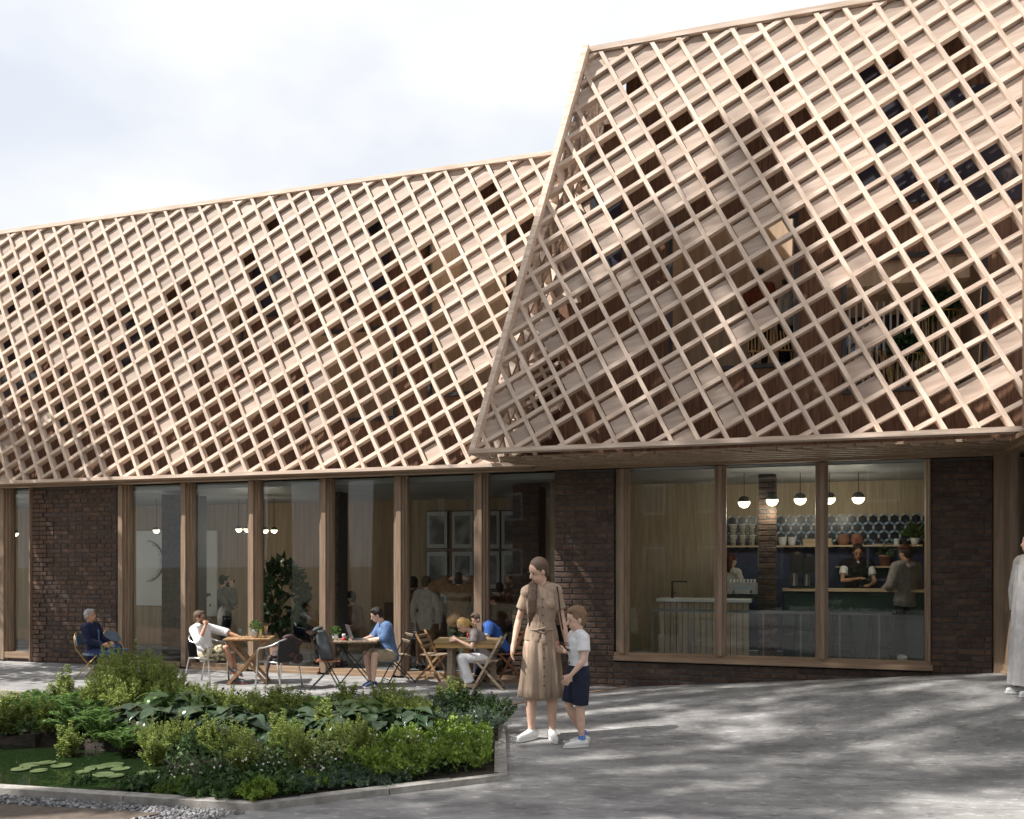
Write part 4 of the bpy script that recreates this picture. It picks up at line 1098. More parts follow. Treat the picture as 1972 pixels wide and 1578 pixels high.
    if 'shoes' in cl:
        mt_, sole = cl['shoes'][:2]
        for s_ in 'LR':
            an, to = J['an' + s_], J['to' + s_]; d = (to - an).normalized(); hz = Vector((d.x, d.y, 0)).normalized() if abs(d.z) < .85 else V3(1, 0, 0)
            if abs(an.z - to.z) < .09 and to.z < .06:
                he = V3(an.x, an.y, to.z) - hz * .05; tt = V3(to.x, to.y, to.z) + hz * .035; up = V3(0, 0, 1)
            else: he = an - d * .05; tt = to + d * .03; up = (J['kn' + s_] - an).normalized()
            m = MB(); chain(m, [he + up * .028, he.lerp(tt, .45) + up * .030, tt + up * .012], [.040, .041, .029]); cap(m, he.lerp(tt, .12) + up * .02, an + (J['kn' + s_] - an).normalized() * .0, .038, .041)
            o = link('shoe', remesh(m, .009, 2, 'shoe', mt_), root)
            m = MB(); la = up.cross((tt - he).normalized()).normalized()
            n_ = 14; ax = (tt - he); P = []
            for k in range(n_):
                a = 2 * math.pi * k / n_; P.append(he.lerp(tt, .5) + ax * .66 * math.cos(a) + la * .038 * math.sin(a) - up * .022)
            part(m.prism(P, up * .024), 'sole', sole, o)
    return root
M_DRESS = cloth('beige_dress', (.375, .285, .215), .10, stretch=(5, 5, .8), scale=6, bump=1.0)
WHITEC = cloth('white_cotton', (.72, .72, .74), .05)
KH = cloth('khaki', (.36, .30, .21)); NAVY = cloth('navy', (.022, .028, .05)); DENIM = cloth('blue_shirt', (.11, .185, .34), .18)
BLUEP = cloth('royal_blue', (.04, .11, .36)); GREYP = cloth('mauve_grey', (.25, .215, .215)); BLK = cloth('black_cloth', (.015, .015, .017))
SUITN = cloth('navy_suit', (.012, .017, .045)); TROUN = cloth('blue_trousers', (.025, .045, .12)); GREYB = cloth('grey_blazer', (.20, .18, .165))
BEIGEB = cloth('beige_blazer', (.38, .34, .29)); BROWNT = cloth('brown_trousers', (.15, .085, .04)); SWEAT = cloth('brown_sweater', (.20, .115, .06), .2)
CAMO = mat('dark_camouflage', (.02, .03, .015), (.10, .10, .07), rough=.9, scale=9, lo=.48, hi=.52); CAMOK = mat('khaki_camouflage', (.09, .085, .045), (.48, .42, .28), rough=.9, scale=14, lo=.46, hi=.5)
PINKS = cloth('dusty_pink_shirt', (.19, .10, .085)); VEST = cloth('brown_vest', (.085, .035, .018)); HOOD = cloth('grey_hoodie', (.27, .24, .23)); TEE = cloth('off_white_tee', (.50, .48, .44))
RUST = cloth('rust_top', (.16, .045, .025)); STR = mat('striped_cloth', (.02, .02, .022), (.45, .43, .40), rough=.9, scale=1)
def stripes(m):
    n = m.node_tree; p = [x for x in n.nodes if x.type == 'BSDF_PRINCIPLED'][0]; r = [x for x in n.nodes if x.type == 'VALTORGB'][0]
    w = n.nodes.new('ShaderNodeTexWave'); w.bands_direction = 'Z'; w.inputs['Scale'].default_value = 9; t = n.nodes.new('ShaderNodeTexCoord')
    n.links.new(t.outputs['Object'], w.inputs['Vector']); n.links.new(w.outputs['Fac'], r.inputs[0])
stripes(STR)
HB = hairm('brown_hair', (.10, .062, .04)); HD = hairm('dark_hair', (.018, .012, .010)); HG = hairm('grey_hair', (.25, .25, .25)); HY = hairm('blonde_hair', (.55, .36, .13)); HL_ = hairm('light_brown_hair', (.16, .10, .06)); HRD = hairm('dark_red_hair', (.06, .014, .012)); HC = hairm('sandy_hair', (.20, .125, .07))
RUB = mat('white_rubber', (.70, .70, .69), (.78, .78, .77), rough=.6); SHW = mat('white_leather', (.72, .72, .71), (.8, .8, .79), rough=.5); SHG = mat('grey_mesh_shoe', (.06, .065, .07), (.12, .12, .12), rough=.8, scale=30); SHR = mat('red_rubber', (.30, .10, .09)); SHN = mat('navy_canvas', (.03, .05, .13), (.05, .075, .18), rough=.8); SHB = mat('brown_leather_shoe', (.05, .025, .015)); NUDE = mat('nude_leather', (.5, .37, .28), (.56, .42, .33), rough=.5)
# 1 woman
J = stand(head=V3(.035, -.03, 1.60), che=V3(.0, 0, 1.26), wrR=V3(.04, -.268, .90), elR=V3(-.03, -.215, 1.14), wrL=V3(.06, .245, .88), elL=V3(-.04, .205, 1.13), shR=V3(.02, -.128, 1.40), shL=V3(-.01, .128, 1.41),
          anR=V3(.0, -.095, .085), toR=V3(.10, -.19, .03), knR=V3(.03, -.10, .49), anL=V3(.01, .10, .085), toL=V3(.16, .115, .03))
WX = Vector((.275, 7.96, 0))
wom = person('woman in a beige belted dress looking down, beside the boy', J, WX, -88, .985,
             dict(top=(M_DRESS, 1, .014, -.02), topname='dress_bodice', upto=.8, shoes=(SHW, RUB)), vox=.0075, bulk=.93, hair=HB, hstyle='front', hy=-62, hp=22, fem=True, face=True,
             hands={'R': (V3(.15, -.15, -1), 1, V3(.2, 1, 0), 45), 'L': (V3(.12, .25, -1), -1, V3(.1, -1, 0), 55)})
sk = MB(); rs = []; n_ = 96
for z, a, b_, f, ox in ((1.055, .128, .108, .002, 0), (1.03, .135, .112, .006, 0), (.97, .162, .128, .011, 0), (.88, .186, .145, .016, 0), (.76, .196, .155, .020, 0), (.62, .208, .165, .025, 0), (.50, .222, .176, .030, 0), (.415, .232, .186, .033, 0), (.41, .222, .176, .03, 0), (.55, .19, .14, .02, 0)):
    r_ = []
    for k in range(n_):
        t = 2 * math.pi * k / n_; fo = .90 + .04 * (z > .9) + f / .2 * (math.sin(t * 9 + z * 1.3) * .55 + .35 * math.sin(t * 15 + 1 + z * 2)) - (.10 * (f / .03) * math.exp(-((t - 6.05) / .14) ** 2))
        r_.append(V3(b_ * math.cos(t) * fo, a * math.sin(t) * fo, z))
    rs.append(r_)
part(sk.rings(rs, caps=False), 'dress_skirt', M_DRESS, wom, True)
m = MB(); m.tube([(.118, .0, 1.045), (.15, -.03, 1.06), (.152, .02, 1.075), (.13, .035, 1.04), (.15, .0, 1.02), (.14, -.03, 1.05)], .014, 8)
m.tube([(.145, 0, 1.03), (.16, .015, .96), (.165, .02, .91)], [.012, .02, .022], 8)
m.tube([(.13 * math.cos(a / 16 * 6.283) * .90, .13 * math.sin(a / 16 * 6.283), 1.05) for a in range(17)], .011, 6)
part(m, 'waist_tie', M_DRESS, wom, True)
m = MB()
for i in range(4): m.ell((.128 + .004 * (i < 2), .004, 1.34 - i * .075), (.004, .007, .007), 8, 6)
for i in range(5): m.ell((.172 + i * .006, .012, .88 - i * .085), (.004, .008, .008), 8, 6)
part(m, 'button', EYEM, wom, kind='stuff')
m = MB().tube([(.055, .145, 1.455), (.10, .155, 1.36), (.115, .17, 1.2), (.06, .20, 1.05)], .006, 6).tube([(.055, .145, 1.455), (-.09, .155, 1.36), (-.12, .17, 1.15)], .006, 6)
part(m, 'bag_strap', BLK, wom)
part(MB().box((-.13, .20, 1.0), (.05, .20, .16)), 'handbag', BLK, wom)
# 2 boy
J = stand(head=V3(.03, 0, 1.56), neck=V3(0, 0, 1.41), shR=V3(0, -.165, 1.34), shL=V3(0, .165, 1.34), che=V3(0, 0, 1.2), pel=V3(0, 0, .90), hiR=V3(0, -.085, .87), hiL=V3(0, .085, .87),
          elL=V3(.02, .245, 1.08), wrL=V3(.17, .20, .90), elR=V3(-.04, -.235, 1.13), wrR=V3(.07, -.26, 1.13), knR=V3(.10, -.09, .48), anR=V3(-.10, -.09, .11), toR=V3(.02, -.10, .03), knL=V3(.01, .09, .47), anL=V3(-.01, .09, .09), toL=V3(.16, .10, .03))
boy = person('small boy in a white printed t-shirt and navy shorts beside the woman', J, Vector((.60, 7.69, 0)), 196, .735,
             dict(top=(WHITEC, 1, .018, -.10), pants=(NAVY, 0, .022), shoes=(SHW, RUB), flare=.01), vox=.009, hair=HC, hy=4, hp=14, child=1.27, face=True,
             hands={'R': (V3(.6, -.5, .2), 1, V3(0, 1, -.3), 40), 'L': (V3(.5, -.3, -.8), -1, V3(-.3, -1, 0), 50)})
for s_, y in (('R', -.09), ('L', .09)):
    an = J['an' + s_]; part(MB().tube([an + V3(0, 0, .01), an + V3(.0, 0, .055)], [.047, .045], 12), 'sock', mat('blue_sock', (.05, .15, .5), (.2, .35, .7), rough=.9, scale=40), boy)
m = MB(); r = random.Random(2)
for i in range(4):
    for k in range(2 + i % 2):
        c = V3(.0, .0, 1.27 - i * .075); y = -.06 + k * .055 + r.uniform(-.005, .005)
        x = .145
        if (i + k) % 3 == 0: m.box((x, y + .02, c.z), (.006, .03, .008)).box((x, y + .02, c.z - .03), (.006, .03, .008)).box((x, y + .006, c.z - .015), (.006, .008, .03))
        elif (i + k) % 3 == 1: m.box((x, y + .02, c.z - .012), (.006, .009, .045)).box((x, y + .03, c.z - .03), (.006, .025, .009))
        else: m.lathe((0, 0, 0), [(0, 0)], 3) if 0 else m.box((x, y + .018, c.z - .01), (.006, .03, .03))
part(m, 'shirt_print', BLK, boy, kind='stuff')
K = .84
# 3 suited man
J = sit(-.14, elR=V3(.02, -.24, .74), wrR=V3(.25, -.13, .66), elL=V3(.0, .24, .74), wrL=V3(.27, .08, .67), knL=V3(.44, .05, .60), anL=V3(.60, -.10, .28), toL=V3(.76, -.12, .27), knR=V3(.44, -.10, .50), anR=V3(.40, -.1, .085))
PSU = at(181, 1305, 12.15); PSU.z = 0
sm = person('grey haired man in a dark navy suit sitting cross-legged against the brick wall', J, PSU, -4, K * .90, dict(top=(SUITN, 2, .022, -.16), topname='jacket', inner=WHITEC, pants=(TROUN, 1, .014), shoes=(SHB, SHB)), vox=.011, skin=SKIN2, hair=HG, hp=-4, face=True)
part(MB().tube([J['neck'] + V3(.07, 0, -.05), J['che'] + V3(.13, 0, .06), J['che'] + V3(.135, 0, -.12)], [.015, .024, .02], 6), 'tie', cloth('striped_tie', (.08, .14, .26)), sm)
# 4 man in white shirt
J = sit(-.30, head=V3(-.14, 0, 1.15), wrR=V3(.04, -.10, 1.02), elR=V3(.05, -.30, .76), elL=V3(.16, .32, .88), wrL=V3(.44, .33, .80), shL=V3(-.10, .19, .96), shR=V3(-.12, -.19, .95),
        knR=V3(.42, -.04, .64), anR=V3(.50, .02, .24), toR=V3(.64, .02, .18), knL=V3(.42, .10, .50), anL=V3(.56, .06, .085), toL=V3(.72, .05, .03), hiR=V3(.02, -.09, .50))
PW = at(398, 1320, 11.7); PW.z = 0
wm_ = person('man in a white shirt and sunglasses lounging with a hand at his chin', J, PW, -14, K * .93, dict(top=(WHITEC, 1.5, .026, -.12), pants=(CAMOK, 0, .02), shoes=(SHG, SHR)), vox=.0085, skin=SKIN2, hair=HB, hy=8, hp=4, beard=HB,
             hands={'R': (V3(.1, .35, .9), 1, V3(-.4, .6, 0), 30, True), 'L': (V3(1, 0, -.15), -1, V3(0, 0, -1), 20)})
H = J['head']; HM = head_mx(J, 8, 4)
m = MB()
for y in (-.032, .032): m.ell(H + HM @ V3(.094, y, .006), (.006, .022, .017), 10, 6, HM)
m.beam(H + HM @ V3(.09, -.06, .012), H + HM @ V3(.0, -.082, .0), .004, .006).beam(H + HM @ V3(.09, .06, .012), H + HM @ V3(.0, .082, .0), .004, .006).beam(H + HM @ V3(.096, -.06, .012), H + HM @ V3(.096, .06, .012), .004, .005)
part(m, 'sunglasses', M_BLACK, wm_)
# 5 laptop man
J = sit(.22, head=V3(.24, 0, 1.17), elR=V3(.20, -.24, .80), wrR=V3(.44, -.12, .76), elL=V3(.18, .26, .80), wrL=V3(.44, .06, .76), knR=V3(.40, -.05, .53), knL=V3(.34, .22, .53), anR=V3(.36, .06, .085), anL=V3(.34, .14, .085), toR=V3(.48, .16, .03), toL=V3(.46, .22, .03))
PL5 = at(752, 1320, 11.55); PL5.z = 0
person('young man in a blue shirt and khaki shorts typing on a laptop', J, PL5, 206, K * .97, dict(top=(DENIM, 1.5, .024, -.13), pants=(KH, 0, .022), shoes=(SHN, RUB)), vox=.0085, hair=HD, hy=-8, hp=26, face=True,
       hands={'R': (V3(1, .2, -.15), 1, V3(0, 0, -1), 25), 'L': (V3(1, -.2, -.15), -1, V3(0, 0, -1), 25)})
# 6 blonde woman
J = sit(.42, head=V3(.40, .02, 1.04), neck=V3(.25, 0, .955), elR=V3(.30, -.22, .72), wrR=V3(.50, -.10, .82), elL=V3(.26, .24, .70), wrL=V3(.50, .16, .82), anR=V3(.34, -.10, .085), toR=V3(.48, -.1, .03), anL=V3(.28, .12, .085), toL=V3(.42, .13, .03), shR=V3(.2, -.165, .90), shL=V3(.2, .165, .90), knL=V3(.42, .12, .52))
P6 = at(938, 1320, 11.25); P6.z = 0
bw = person('blonde woman in white trousers leaning over her plate at the heavy wooden table', J, P6, 184, K * .95, dict(top=(GREYP, 1, .016, -.08), pants=(WHITEC, 2, .012), shoes=(NUDE, M_BLACK)), vox=.0085, hair=HY, hstyle='pony', hy=6, hp=38, fem=True, face=True,
            hands={'R': (V3(1, .3, 0), 1, V3(0, 1, -.3), 60), 'L': (V3(1, -.2, 0), -1, V3(0, -1, -.3), 60)})
# 7 polo man
J = sit(.55, head=V3(.46, .0, 1.03), neck=V3(.32, 0, .96), elL=V3(.30, .28, .70), wrL=V3(.50, .18, .74), elR=V3(.34, -.26, .70), wrR=V3(.5, -.12, .78), shL=V3(.24, .21, .92), shR=V3(.26, -.2, .92))
P7 = at(972, 1310, 11.95); P7.z = 0
person('man in a royal blue polo shirt bent over the table behind the blonde woman', J, P7, 182, K * 1.0, dict(top=(BLUEP, 1, .022, -.08), pants=(NAVY, 1, .016), shoes=(SHB, SHB)), vox=.0095, hair=HB, hy=12, hp=30,
       hands={'L': (V3(1, 0, 0), -1, V3(0, 0, -1), 30)})
# indoor people
def ind(x, Y, ytop, label, J, yaw, cl, zf=0.0, hgt=1.75, **k):
    p = at(x, 1085, Y); p.z = zf; top = EYE - (ytop - 1085) / 1640 * Y
    return person(label, J, p, yaw, (top - zf) / hgt, cl, vox=.014, **k)
# 8 phone
J = stand(elR=V3(.12, -.26, 1.22), wrR=V3(.13, -.12, 1.50), elL=V3(.02, .24, 1.12), wrL=V3(.20, .02, 1.10))
p8 = ind(432, 14.0, 1107, 'bearded man in a grey blazer talking on a phone inside the lounge', J, 35, dict(top=(GREYB, 2, .026, -.20), topname='jacket', pants=(BLK, 1, .015), shoes=(SHB, SHB)), hair=HD, beard=HD, hy=-10, hands={'R': (V3(-.1, .2, 1), 1, V3(-.2, 1, 0), 40)})
part(MB().box(J['wrR'] + V3(.02, .035, .08), (.03, .012, .14), Matrix.Rotation(R(20), 3, 'Y')), 'phone', M_BLACK, p8)
# 9 suited bearded, seated
J = sit(.12)
ind(572, 13.9, 1143, 'bearded man in a dark jacket and white collar seated inside beside the potted tree', J, -5, dict(top=(SUITN, 2, .024, -.1), topname='jacket', inner=WHITEC, pants=(BLK, 1, .014), shoes=(SHB, SHB)), hgt=1.32, hair=HD, beard=HB)
J = sit(.02, wrR=V3(.28, -.05, .62), wrL=V3(.28, .05, .62))
ind(676, 13.85, 1139, 'bearded man in a dusty pink shirt seated on the brown bench inside', J, -120, dict(top=(PINKS, 2, .02, -.1), pants=(CAMO, 1, .014), shoes=(SHB, SHB)), hgt=1.32, hair=HD, beard=HD, hy=-40)
J = stand()
ind(796, 13.35, 1111, 'woman with long dark curls in a striped skirt standing inside', J, 78, dict(top=(cloth('dark_top', (.12, .05, .04)), 0, .012, -.05), pants=(STR, 0, .02), shoes=(BLK, BLK)), hair=HD, hstyle='curly', fem=True, skin=SKIN2)
J = stand(elR=V3(-.06, -.27, 1.13), elL=V3(-.03, .27, 1.13))
ind(822, 13.1, 1110, 'man in a beige blazer and brown trousers seen from behind, standing inside', J, 70, dict(top=(BEIGEB, 2, .028, -.20), topname='jacket', pants=(BROWNT, 1, .015), shoes=(SHB, SHB)), hair=HB, hy=-30)
J = stand(elR=V3(.04, -.44, 1.52), wrR=V3(-.02, -.16, 1.64), elL=V3(.04, .44, 1.52), wrL=V3(-.02, .16, 1.64), shR=V3(0, -.2, 1.44), shL=V3(0, .2, 1.44))
ind(884, 12.85, 1103, 'person in a baggy brown sweater, back turned, both hands behind the head', J, 80, dict(top=(SWEAT, 2, .055, -.16), topname='sweater', pants=(CAMO, 1, .04), shoes=(BLK, BLK)), hair=HD, bulk=1.05,
    hands={'R': (V3(-.3, 1, .3), 1, V3(1, 0, 0), 20), 'L': (V3(-.3, -1, .3), -1, V3(1, 0, 0), 20)})
J = stand(elL=V3(.10, .27, 1.16), wrL=V3(.32, .20, 1.22), elR=V3(.2, -.25, 1.2), wrR=V3(.42, -.2, 1.38), head=V3(.03, 0, 1.625))
ind(988, 12.75, 1103, 'long haired bearded man in a brown waistcoat gesturing inside near the brick pier', J, 188, dict(top=(VEST, 2, .026, -.14), topname='waistcoat', inner=TEE, pants=(BLK, 1, .016), shoes=(SHB, SHB)), hair=HB, hstyle='long', beard=HB, skin=SKIN2)
J = stand(wrR=V3(.12, -.17, 1.88), elR=V3(.10, -.22, 1.66), elL=V3(-.02, .23, 1.13))
ind(962, 13.5, 1122, 'person in a brown top with one arm raised in front of the lounge pictures', J, 100, dict(top=(SWEAT, 1.5, .022, -.1), pants=(BROWNT, 1, .015), shoes=(BLK, BLK)), hair=HD, skin=SKIN2)
# cafe people
J = stand(elR=V3(.10, -.25, 1.16), wrR=V3(.28, -.08, 1.20), elL=V3(.08, .25, 1.15), wrL=V3(.30, .10, 1.10), head=V3(.05, 0, 1.61))
ba = ind(1650, 12.5, 1046, 'barista in a white shirt and black waistcoat apron pouring from a glass jug', J, -95, dict(top=(WHITEC, 1, .012, -.08), pants=(BLK, 1, .014), shoes=(BLK, BLK)), zf=ZF, hair=HD, hstyle='bun', fem=True, skin=SKIN2, hp=26, hy=-12, face=True,
         hands={'R': (V3(.3, .8, .1), 1, V3(0, 0, -1), 60), 'L': (V3(.6, -.5, 0), -1, V3(0, -.3, -1), 50)})
m = MB(); torso(m, J, .024, True, lo=-.16, upto=.7)
link('apron', remesh(m, .013, 3, 'apron', BLK), ba)
part(MB().lathe((.37, -.02, 1.04), [(.04, 0), (.062, .03), (.05, .12), (.055, .15)], 14), 'jug', glass('clear_jug', (.8, .85, .85)), ba, True)
J = stand(elR=V3(.10, -.24, 1.13), wrR=V3(.34, -.14, 1.16), elL=V3(.08, .24, 1.15), wrL=V3(.34, .1, 1.16))
ind(1408, 12.62, 1066, 'woman with dark red hair in a white t-shirt standing at the cafe kitchen counter', J, 20, dict(top=(TEE, 1, .018, -.06), pants=(BLK, 1, .015), shoes=(BLK, BLK)), zf=ZF, hair=HRD, hstyle='long', fem=True)
J = stand(elR=V3(.04, -.27, 1.14), wrR=V3(.24, -.2, 1.05), elL=V3(.04, .27, 1.14), wrL=V3(.24, .2, 1.05))
hm = ind(1745, 11.75, 1050, 'man in a grey hoodie and brown flat cap seen from behind inside the cafe', J, 112, dict(top=(HOOD, 2, .032, -.13), flare=.025, topname='hoodie', pants=(BLK, 1, .02), shoes=(WHITEC, RUB)), zf=ZF, hair=HD, hy=10, skin=SKIN2)
m = MB().ell(J['head'] + V3(-.01, 0, .085), (.115, .098, .04), 16, 8).ell(J['head'] + V3(.09, 0, .06), (.05, .07, .014), 12, 6)
part(m, 'cap', cloth('brown_cap', (.07, .025, .012)), hm, True)
m = MB().tube([J['neck'] + V3(-.05, -.09, -.02), J['neck'] + V3(-.105, -.04, -.05), J['neck'] + V3(-.11, .04, -.05), J['neck'] + V3(-.05, .09, -.02)], .035, 8)
part(m, 'hood', HOOD, hm, True)
# upstairs people
J = stand(elR=V3(.1, -.25, 1.15), wrR=V3(.28, -.1, 1.12)); qU = QR + .55
s_, Y_ = s_at(1462, qU); zt_ = EYE - (518 - 1085) / 1640 * Y_; p = F(s_, qU, 4.2)
person('person in a rust top standing in the upper loggia behind the lattice', J, p, 60, (zt_ - 4.2) / 1.75, dict(top=(RUST, 2, .02, -.1), pants=(BLK, 1, .016), shoes=(BLK, BLK)), vox=.015, hair=HD, hstyle='curly')
s_, Y_ = s_at(1515, qU); zt_ = EYE - (530 - 1085) / 1640 * Y_; p = F(s_, qU + .15, 4.2)
person('person in a pale top standing at the right side of the upper loggia', J, p, 120, (zt_ - 4.2) / 1.75, dict(top=(TEE, 2, .02, -.1), pants=(BLK, 1, .016), shoes=(BLK, BLK)), vox=.015, hair=HD)
# person in white cloak at the right edge
J = stand(elR=V3(.05, -.22, 1.13))
PC = Vector((5.16, 8.45, 0)); PC.z = gz(PC.x, PC.y)
ck = person('person in a long pale grey coat partly cut off by the right edge', J, PC, 178, .93, dict(top=(TEE, 2, .03, -.1), pants=(RUST, 1, .02), shoes=(SHW, RUB)), vox=.013, hair=HB)
m = MB(); rs = []
for z, a in ((1.40, .17), (1.2, .19), (.95, .21), (.6, .24), (.25, .26), (.12, .265)):
    rs.append([V3(a * .8 * math.cos(t), a * math.sin(t), z) * 1 + V3(0, 0, 0) + V3(math.cos(t), math.sin(t), 0) * .012 * math.sin(11 * t) for t in [2 * math.pi * k / 60 for k in range(60)]])
part(m.rings(rs, caps=False), 'coat', cloth('pale_coat', (.55, .53, .52)), ck, True)
# ================================================================ TERRACE FURNITURE
TEAK = woodm('teak', (.28, .16, .075), (.42, .26, .14)); TEAKG = woodm('weathered_teak', (.24, .18, .125), (.36, .29, .21)); TEAKR = woodm('reddish_teak', (.16, .065, .035), (.26, .11, .06))
PINE = woodm('yellow_pine', (.42, .26, .10), (.56, .37, .17)); DKIRON = mat('dark_iron', (.02, .021, .023), (.035, .035, .038), rough=.5, scale=20)
WEAVE = mat('black_weave', (.012, .012, .013), (.035, .035, .036), rough=.7, scale=60, bump=.8)
BRASS = mat('brass_tube', (.30, .20, .07), (.38, .26, .10), rough=.4, metal=.8, scale=20); BLUEV = mat('blue_vinyl', (.07, .10, .14), (.10, .14, .19), rough=.5, scale=12)
def g(x, y, Y=None):
    Y = Y or 2706 / (y - 1085); p = at(x, y, Y); p.z = gz(p.x, p.y); return p
def arm_chair(label, p, yaw, sc):
    t = thing('armchair', label, 'chair', loc=p, rz=R(yaw), sc=sc, group='aluminium armchairs with black weave')
    for y in (-1, 1):
        part(MB().tube([(.24, y * .27, 0), (.21, y * .265, .42), (.20, y * .26, .60), (.17, y * .26, .645), (.05, y * .27, .66), (-.12, y * .27, .70), (-.20, y * .20, .76), (-.23, y * .10, .79), (-.235, 0, .80)], .014, 8), 'arm_tube', M_ALU, t, True)
        part(MB().tube([(-.26, y * .24, 0), (-.20, y * .235, .30), (-.17, y * .23, .43), (.2, y * .23, .43)], .013, 8), 'leg', M_ALU, t, True)
    m = MB().sheet(lambda u, v: Vector((-.20 + .42 * u, -.225 + .45 * v, .44 + .012 * math.cos(6.28 * u) - .015 * math.sin(3.14 * v))), 8, 8)
    V = list(m.v); m2 = MB().prism([(-.20, -.225, .425), (.22, -.225, .425), (.22, .225, .425), (-.20, .225, .425)], (0, 0, .02))
    part(m2, 'seat', WEAVE, t)
    m = MB(); rs = []
    for z, k in ((.44, 1), (.56, 1.05), (.68, 1.08), (.78, 1.0)):
        rs.append([(-.19 - (z - .44) * .12 - .045 * k + .06 * abs(v) ** 2.2 + .012 * 0, v * .225 * k, z - .02 * abs(v)) for v in [i / 6 - 1 for i in range(13)]] + [(-.178 - (z - .44) * .12 - .045 * k + .06 * abs(v) ** 2.2, v * .225 * k, z - .02 * abs(v)) for v in [1 - i / 6 for i in range(13)]])
    part(m.rings(rs), 'backrest', WEAVE, t)
    return t
arm_chair('aluminium armchair with black seat under the man in the white shirt', g(398, 1320, 11.75), -14, K)
c2 = arm_chair('empty aluminium armchair with black woven back and a dark jacket over it', g(538, 1330, 11.25), 152, K)
m = MB(); r = random.Random(8)
for k in range(9): m.ell((-.18 + r.uniform(-.05, .08), -.1 + r.uniform(-.12, .12), .80 - k * .045), (.06, .13, .06), 10, 6)
for k in range(6): m.ell((-.02 + r.uniform(-.1, .1), r.uniform(-.1, .1), .50 + r.uniform(-.02, .09)), (.11, .10, .05), 10, 6)
chain(m, [V3(.0, .2, .5), V3(.02, .25, .3), V3(.0, .26, .08)], [.04, .025, .012])
jo = link('jacket', remesh(m, .012, 2, 'jacket', mat('dark_mottled_jacket', (.015, .013, .013), (.09, .055, .05), rough=.85, scale=16)), None)
jo.location = c2.location; jo.rotation_euler = c2.rotation_euler; jo.scale = c2.scale
tag(jo, 'dark crumpled jacket thrown over the empty aluminium armchair', 'jacket')
def slat_chair(label, p, yaw, sc, wood, frame, group='folding slatted chairs', thin=False, back=(.46, .82)):
    t = thing('folding_chair', label, 'chair', loc=p, rz=R(yaw), sc=sc, group=group)
    w = .018 if thin else .036; d = .014 if thin else .022
    for y in (-1, 1):
        part(MB().beam((.24, y * .20, 0), (-.22, y * .20, .84), w, d, up=(0, 1, 0)), 'frame_leg', frame, t)
        part(MB().beam((-.24, y * .175, 0), (.19, y * .175, .45), w, d, up=(0, 1, 0)), 'cross_leg', frame, t)
    for k in range(6): part(MB().box((-.12 + k * .066, 0, .452), (.052, .38, .014)), 'seat_slat', wood, t)
    for k, z in enumerate((.60, .68, .76) if not thin else (.68, .78)):
        x = .24 - .46 * z / .84; part(MB().beam((x, -.20, z), (x, .20, z), .014, .05, up=(.48, 0, .87)), 'back_slat', wood, t)
    for x, z, yy in ((.20, .06, .19), (-.20, .05, .17)): part(MB().tube([(x, -yy, z), (x, yy, z)], .008 if thin else .012, 6), 'stretcher', frame, t)
    return t
slat_chair('empty wooden folding chair between the laptop table and the heavy wooden table', g(832, 1312, 11.9), -18, K, TEAKG, TEAK)
slat_chair('wooden folding chair the blonde woman sits on', g(944, 1327, 11.2), 170, K, TEAKG, TEAKG)
slat_chair('reddish brown folding chair the man in the blue polo sits on', g(982, 1312, 11.9), 190, K * 1.04, TEAKR, TEAKR)
slat_chair('thin iron bistro chair with a grey backpack on it', g(627, 1330, 11.2), 8, K * .98, TEAKR, DKIRON, thin=True)
slat_chair('thin iron bistro chair behind the young man with the laptop', g(768, 1312, 11.8), 205, K, TEAKG, DKIRON, thin=True)
def cafe_table(label, p, yaw, sc, top, frame, w, d, thin):
    t = thing('folding_table', label, 'table', loc=p, rz=R(yaw), sc=sc)
    n = 9
    for k in range(n): part(MB().box((-w / 2 + (k + .5) * w / n, 0, .735), (w / n - .010, d, .018)), 'top_slat', top, t)
    for y in (-1, 1): part(MB().box((0, y * d * .38, .715), (w, .03, .022)), 'top_rail', top, t)
    q = .016 if thin else .045
    for y in (-1, 1):
        part(MB().beam((-w * .42, y * d * .36, 0), (w * .42, y * d * .36, .71), q, .016 if thin else .022, up=(0, 1, 0)), 'leg', frame, t)
        part(MB().beam((w * .42, y * d * .30, 0), (-w * .42, y * d * .30, .71), q, .016 if thin else .022, up=(0, 1, 0)), 'leg', frame, t)
    for x in (-1, 1): part(MB().tube([(x * w * .38, -d * .36, .05), (x * w * .38, d * .36, .05)], .009 if thin else .016, 6), 'stretcher', frame, t)
    return t
T1 = g(480, 1318, 11.75); T2 = g(686, 1322, 11.4); T3 = g(884, 1322, 11.4)
cafe_table('slatted wooden folding table with crossed legs at the left of the terrace', T1, 8, K, TEAK, TEAK, .74, .62, False)
cafe_table('thin legged bistro table carrying a laptop and a potted herb', T2, 4, K, TEAKG, DKIRON, .70, .56, True)
t = thing('wooden_table', 'heavy weathered wooden table with a solid foot beam', 'table', loc=T3, rz=R(-4), sc=K)
for k in range(5): part(MB().box((.14, -.26 + k * .13, .735), (1.0, .124, .04)), 'top_plank', woodm('old_table_top', (.24, .17, .09), (.42, .29, .14)), t)
part(MB().box((.14, -.29, .68), (.94, .03, .08)).box((.14, .29, .68), (.94, .03, .08)).box((-.33, 0, .68), (.03, .56, .08)), 'apron', PINE, t)
for y in (-1, 1):
    for x in (-.12, .14): part(MB().box((x, y * .16, .36), (.085, .085, .62)), 'leg', PINE if x > 0 else TEAKG, t)
part(MB().box((.0, -.16, .035), (.62, .12, .07)), 'foot_beam', TEAKG, t); part(MB().box((.0, .16, .035), (.62, .12, .07)), 'foot_beam', TEAKG, t)
part(MB().box((.55, 0, .36), (.09, .09, .66)), 'leg', TEAKG, t)
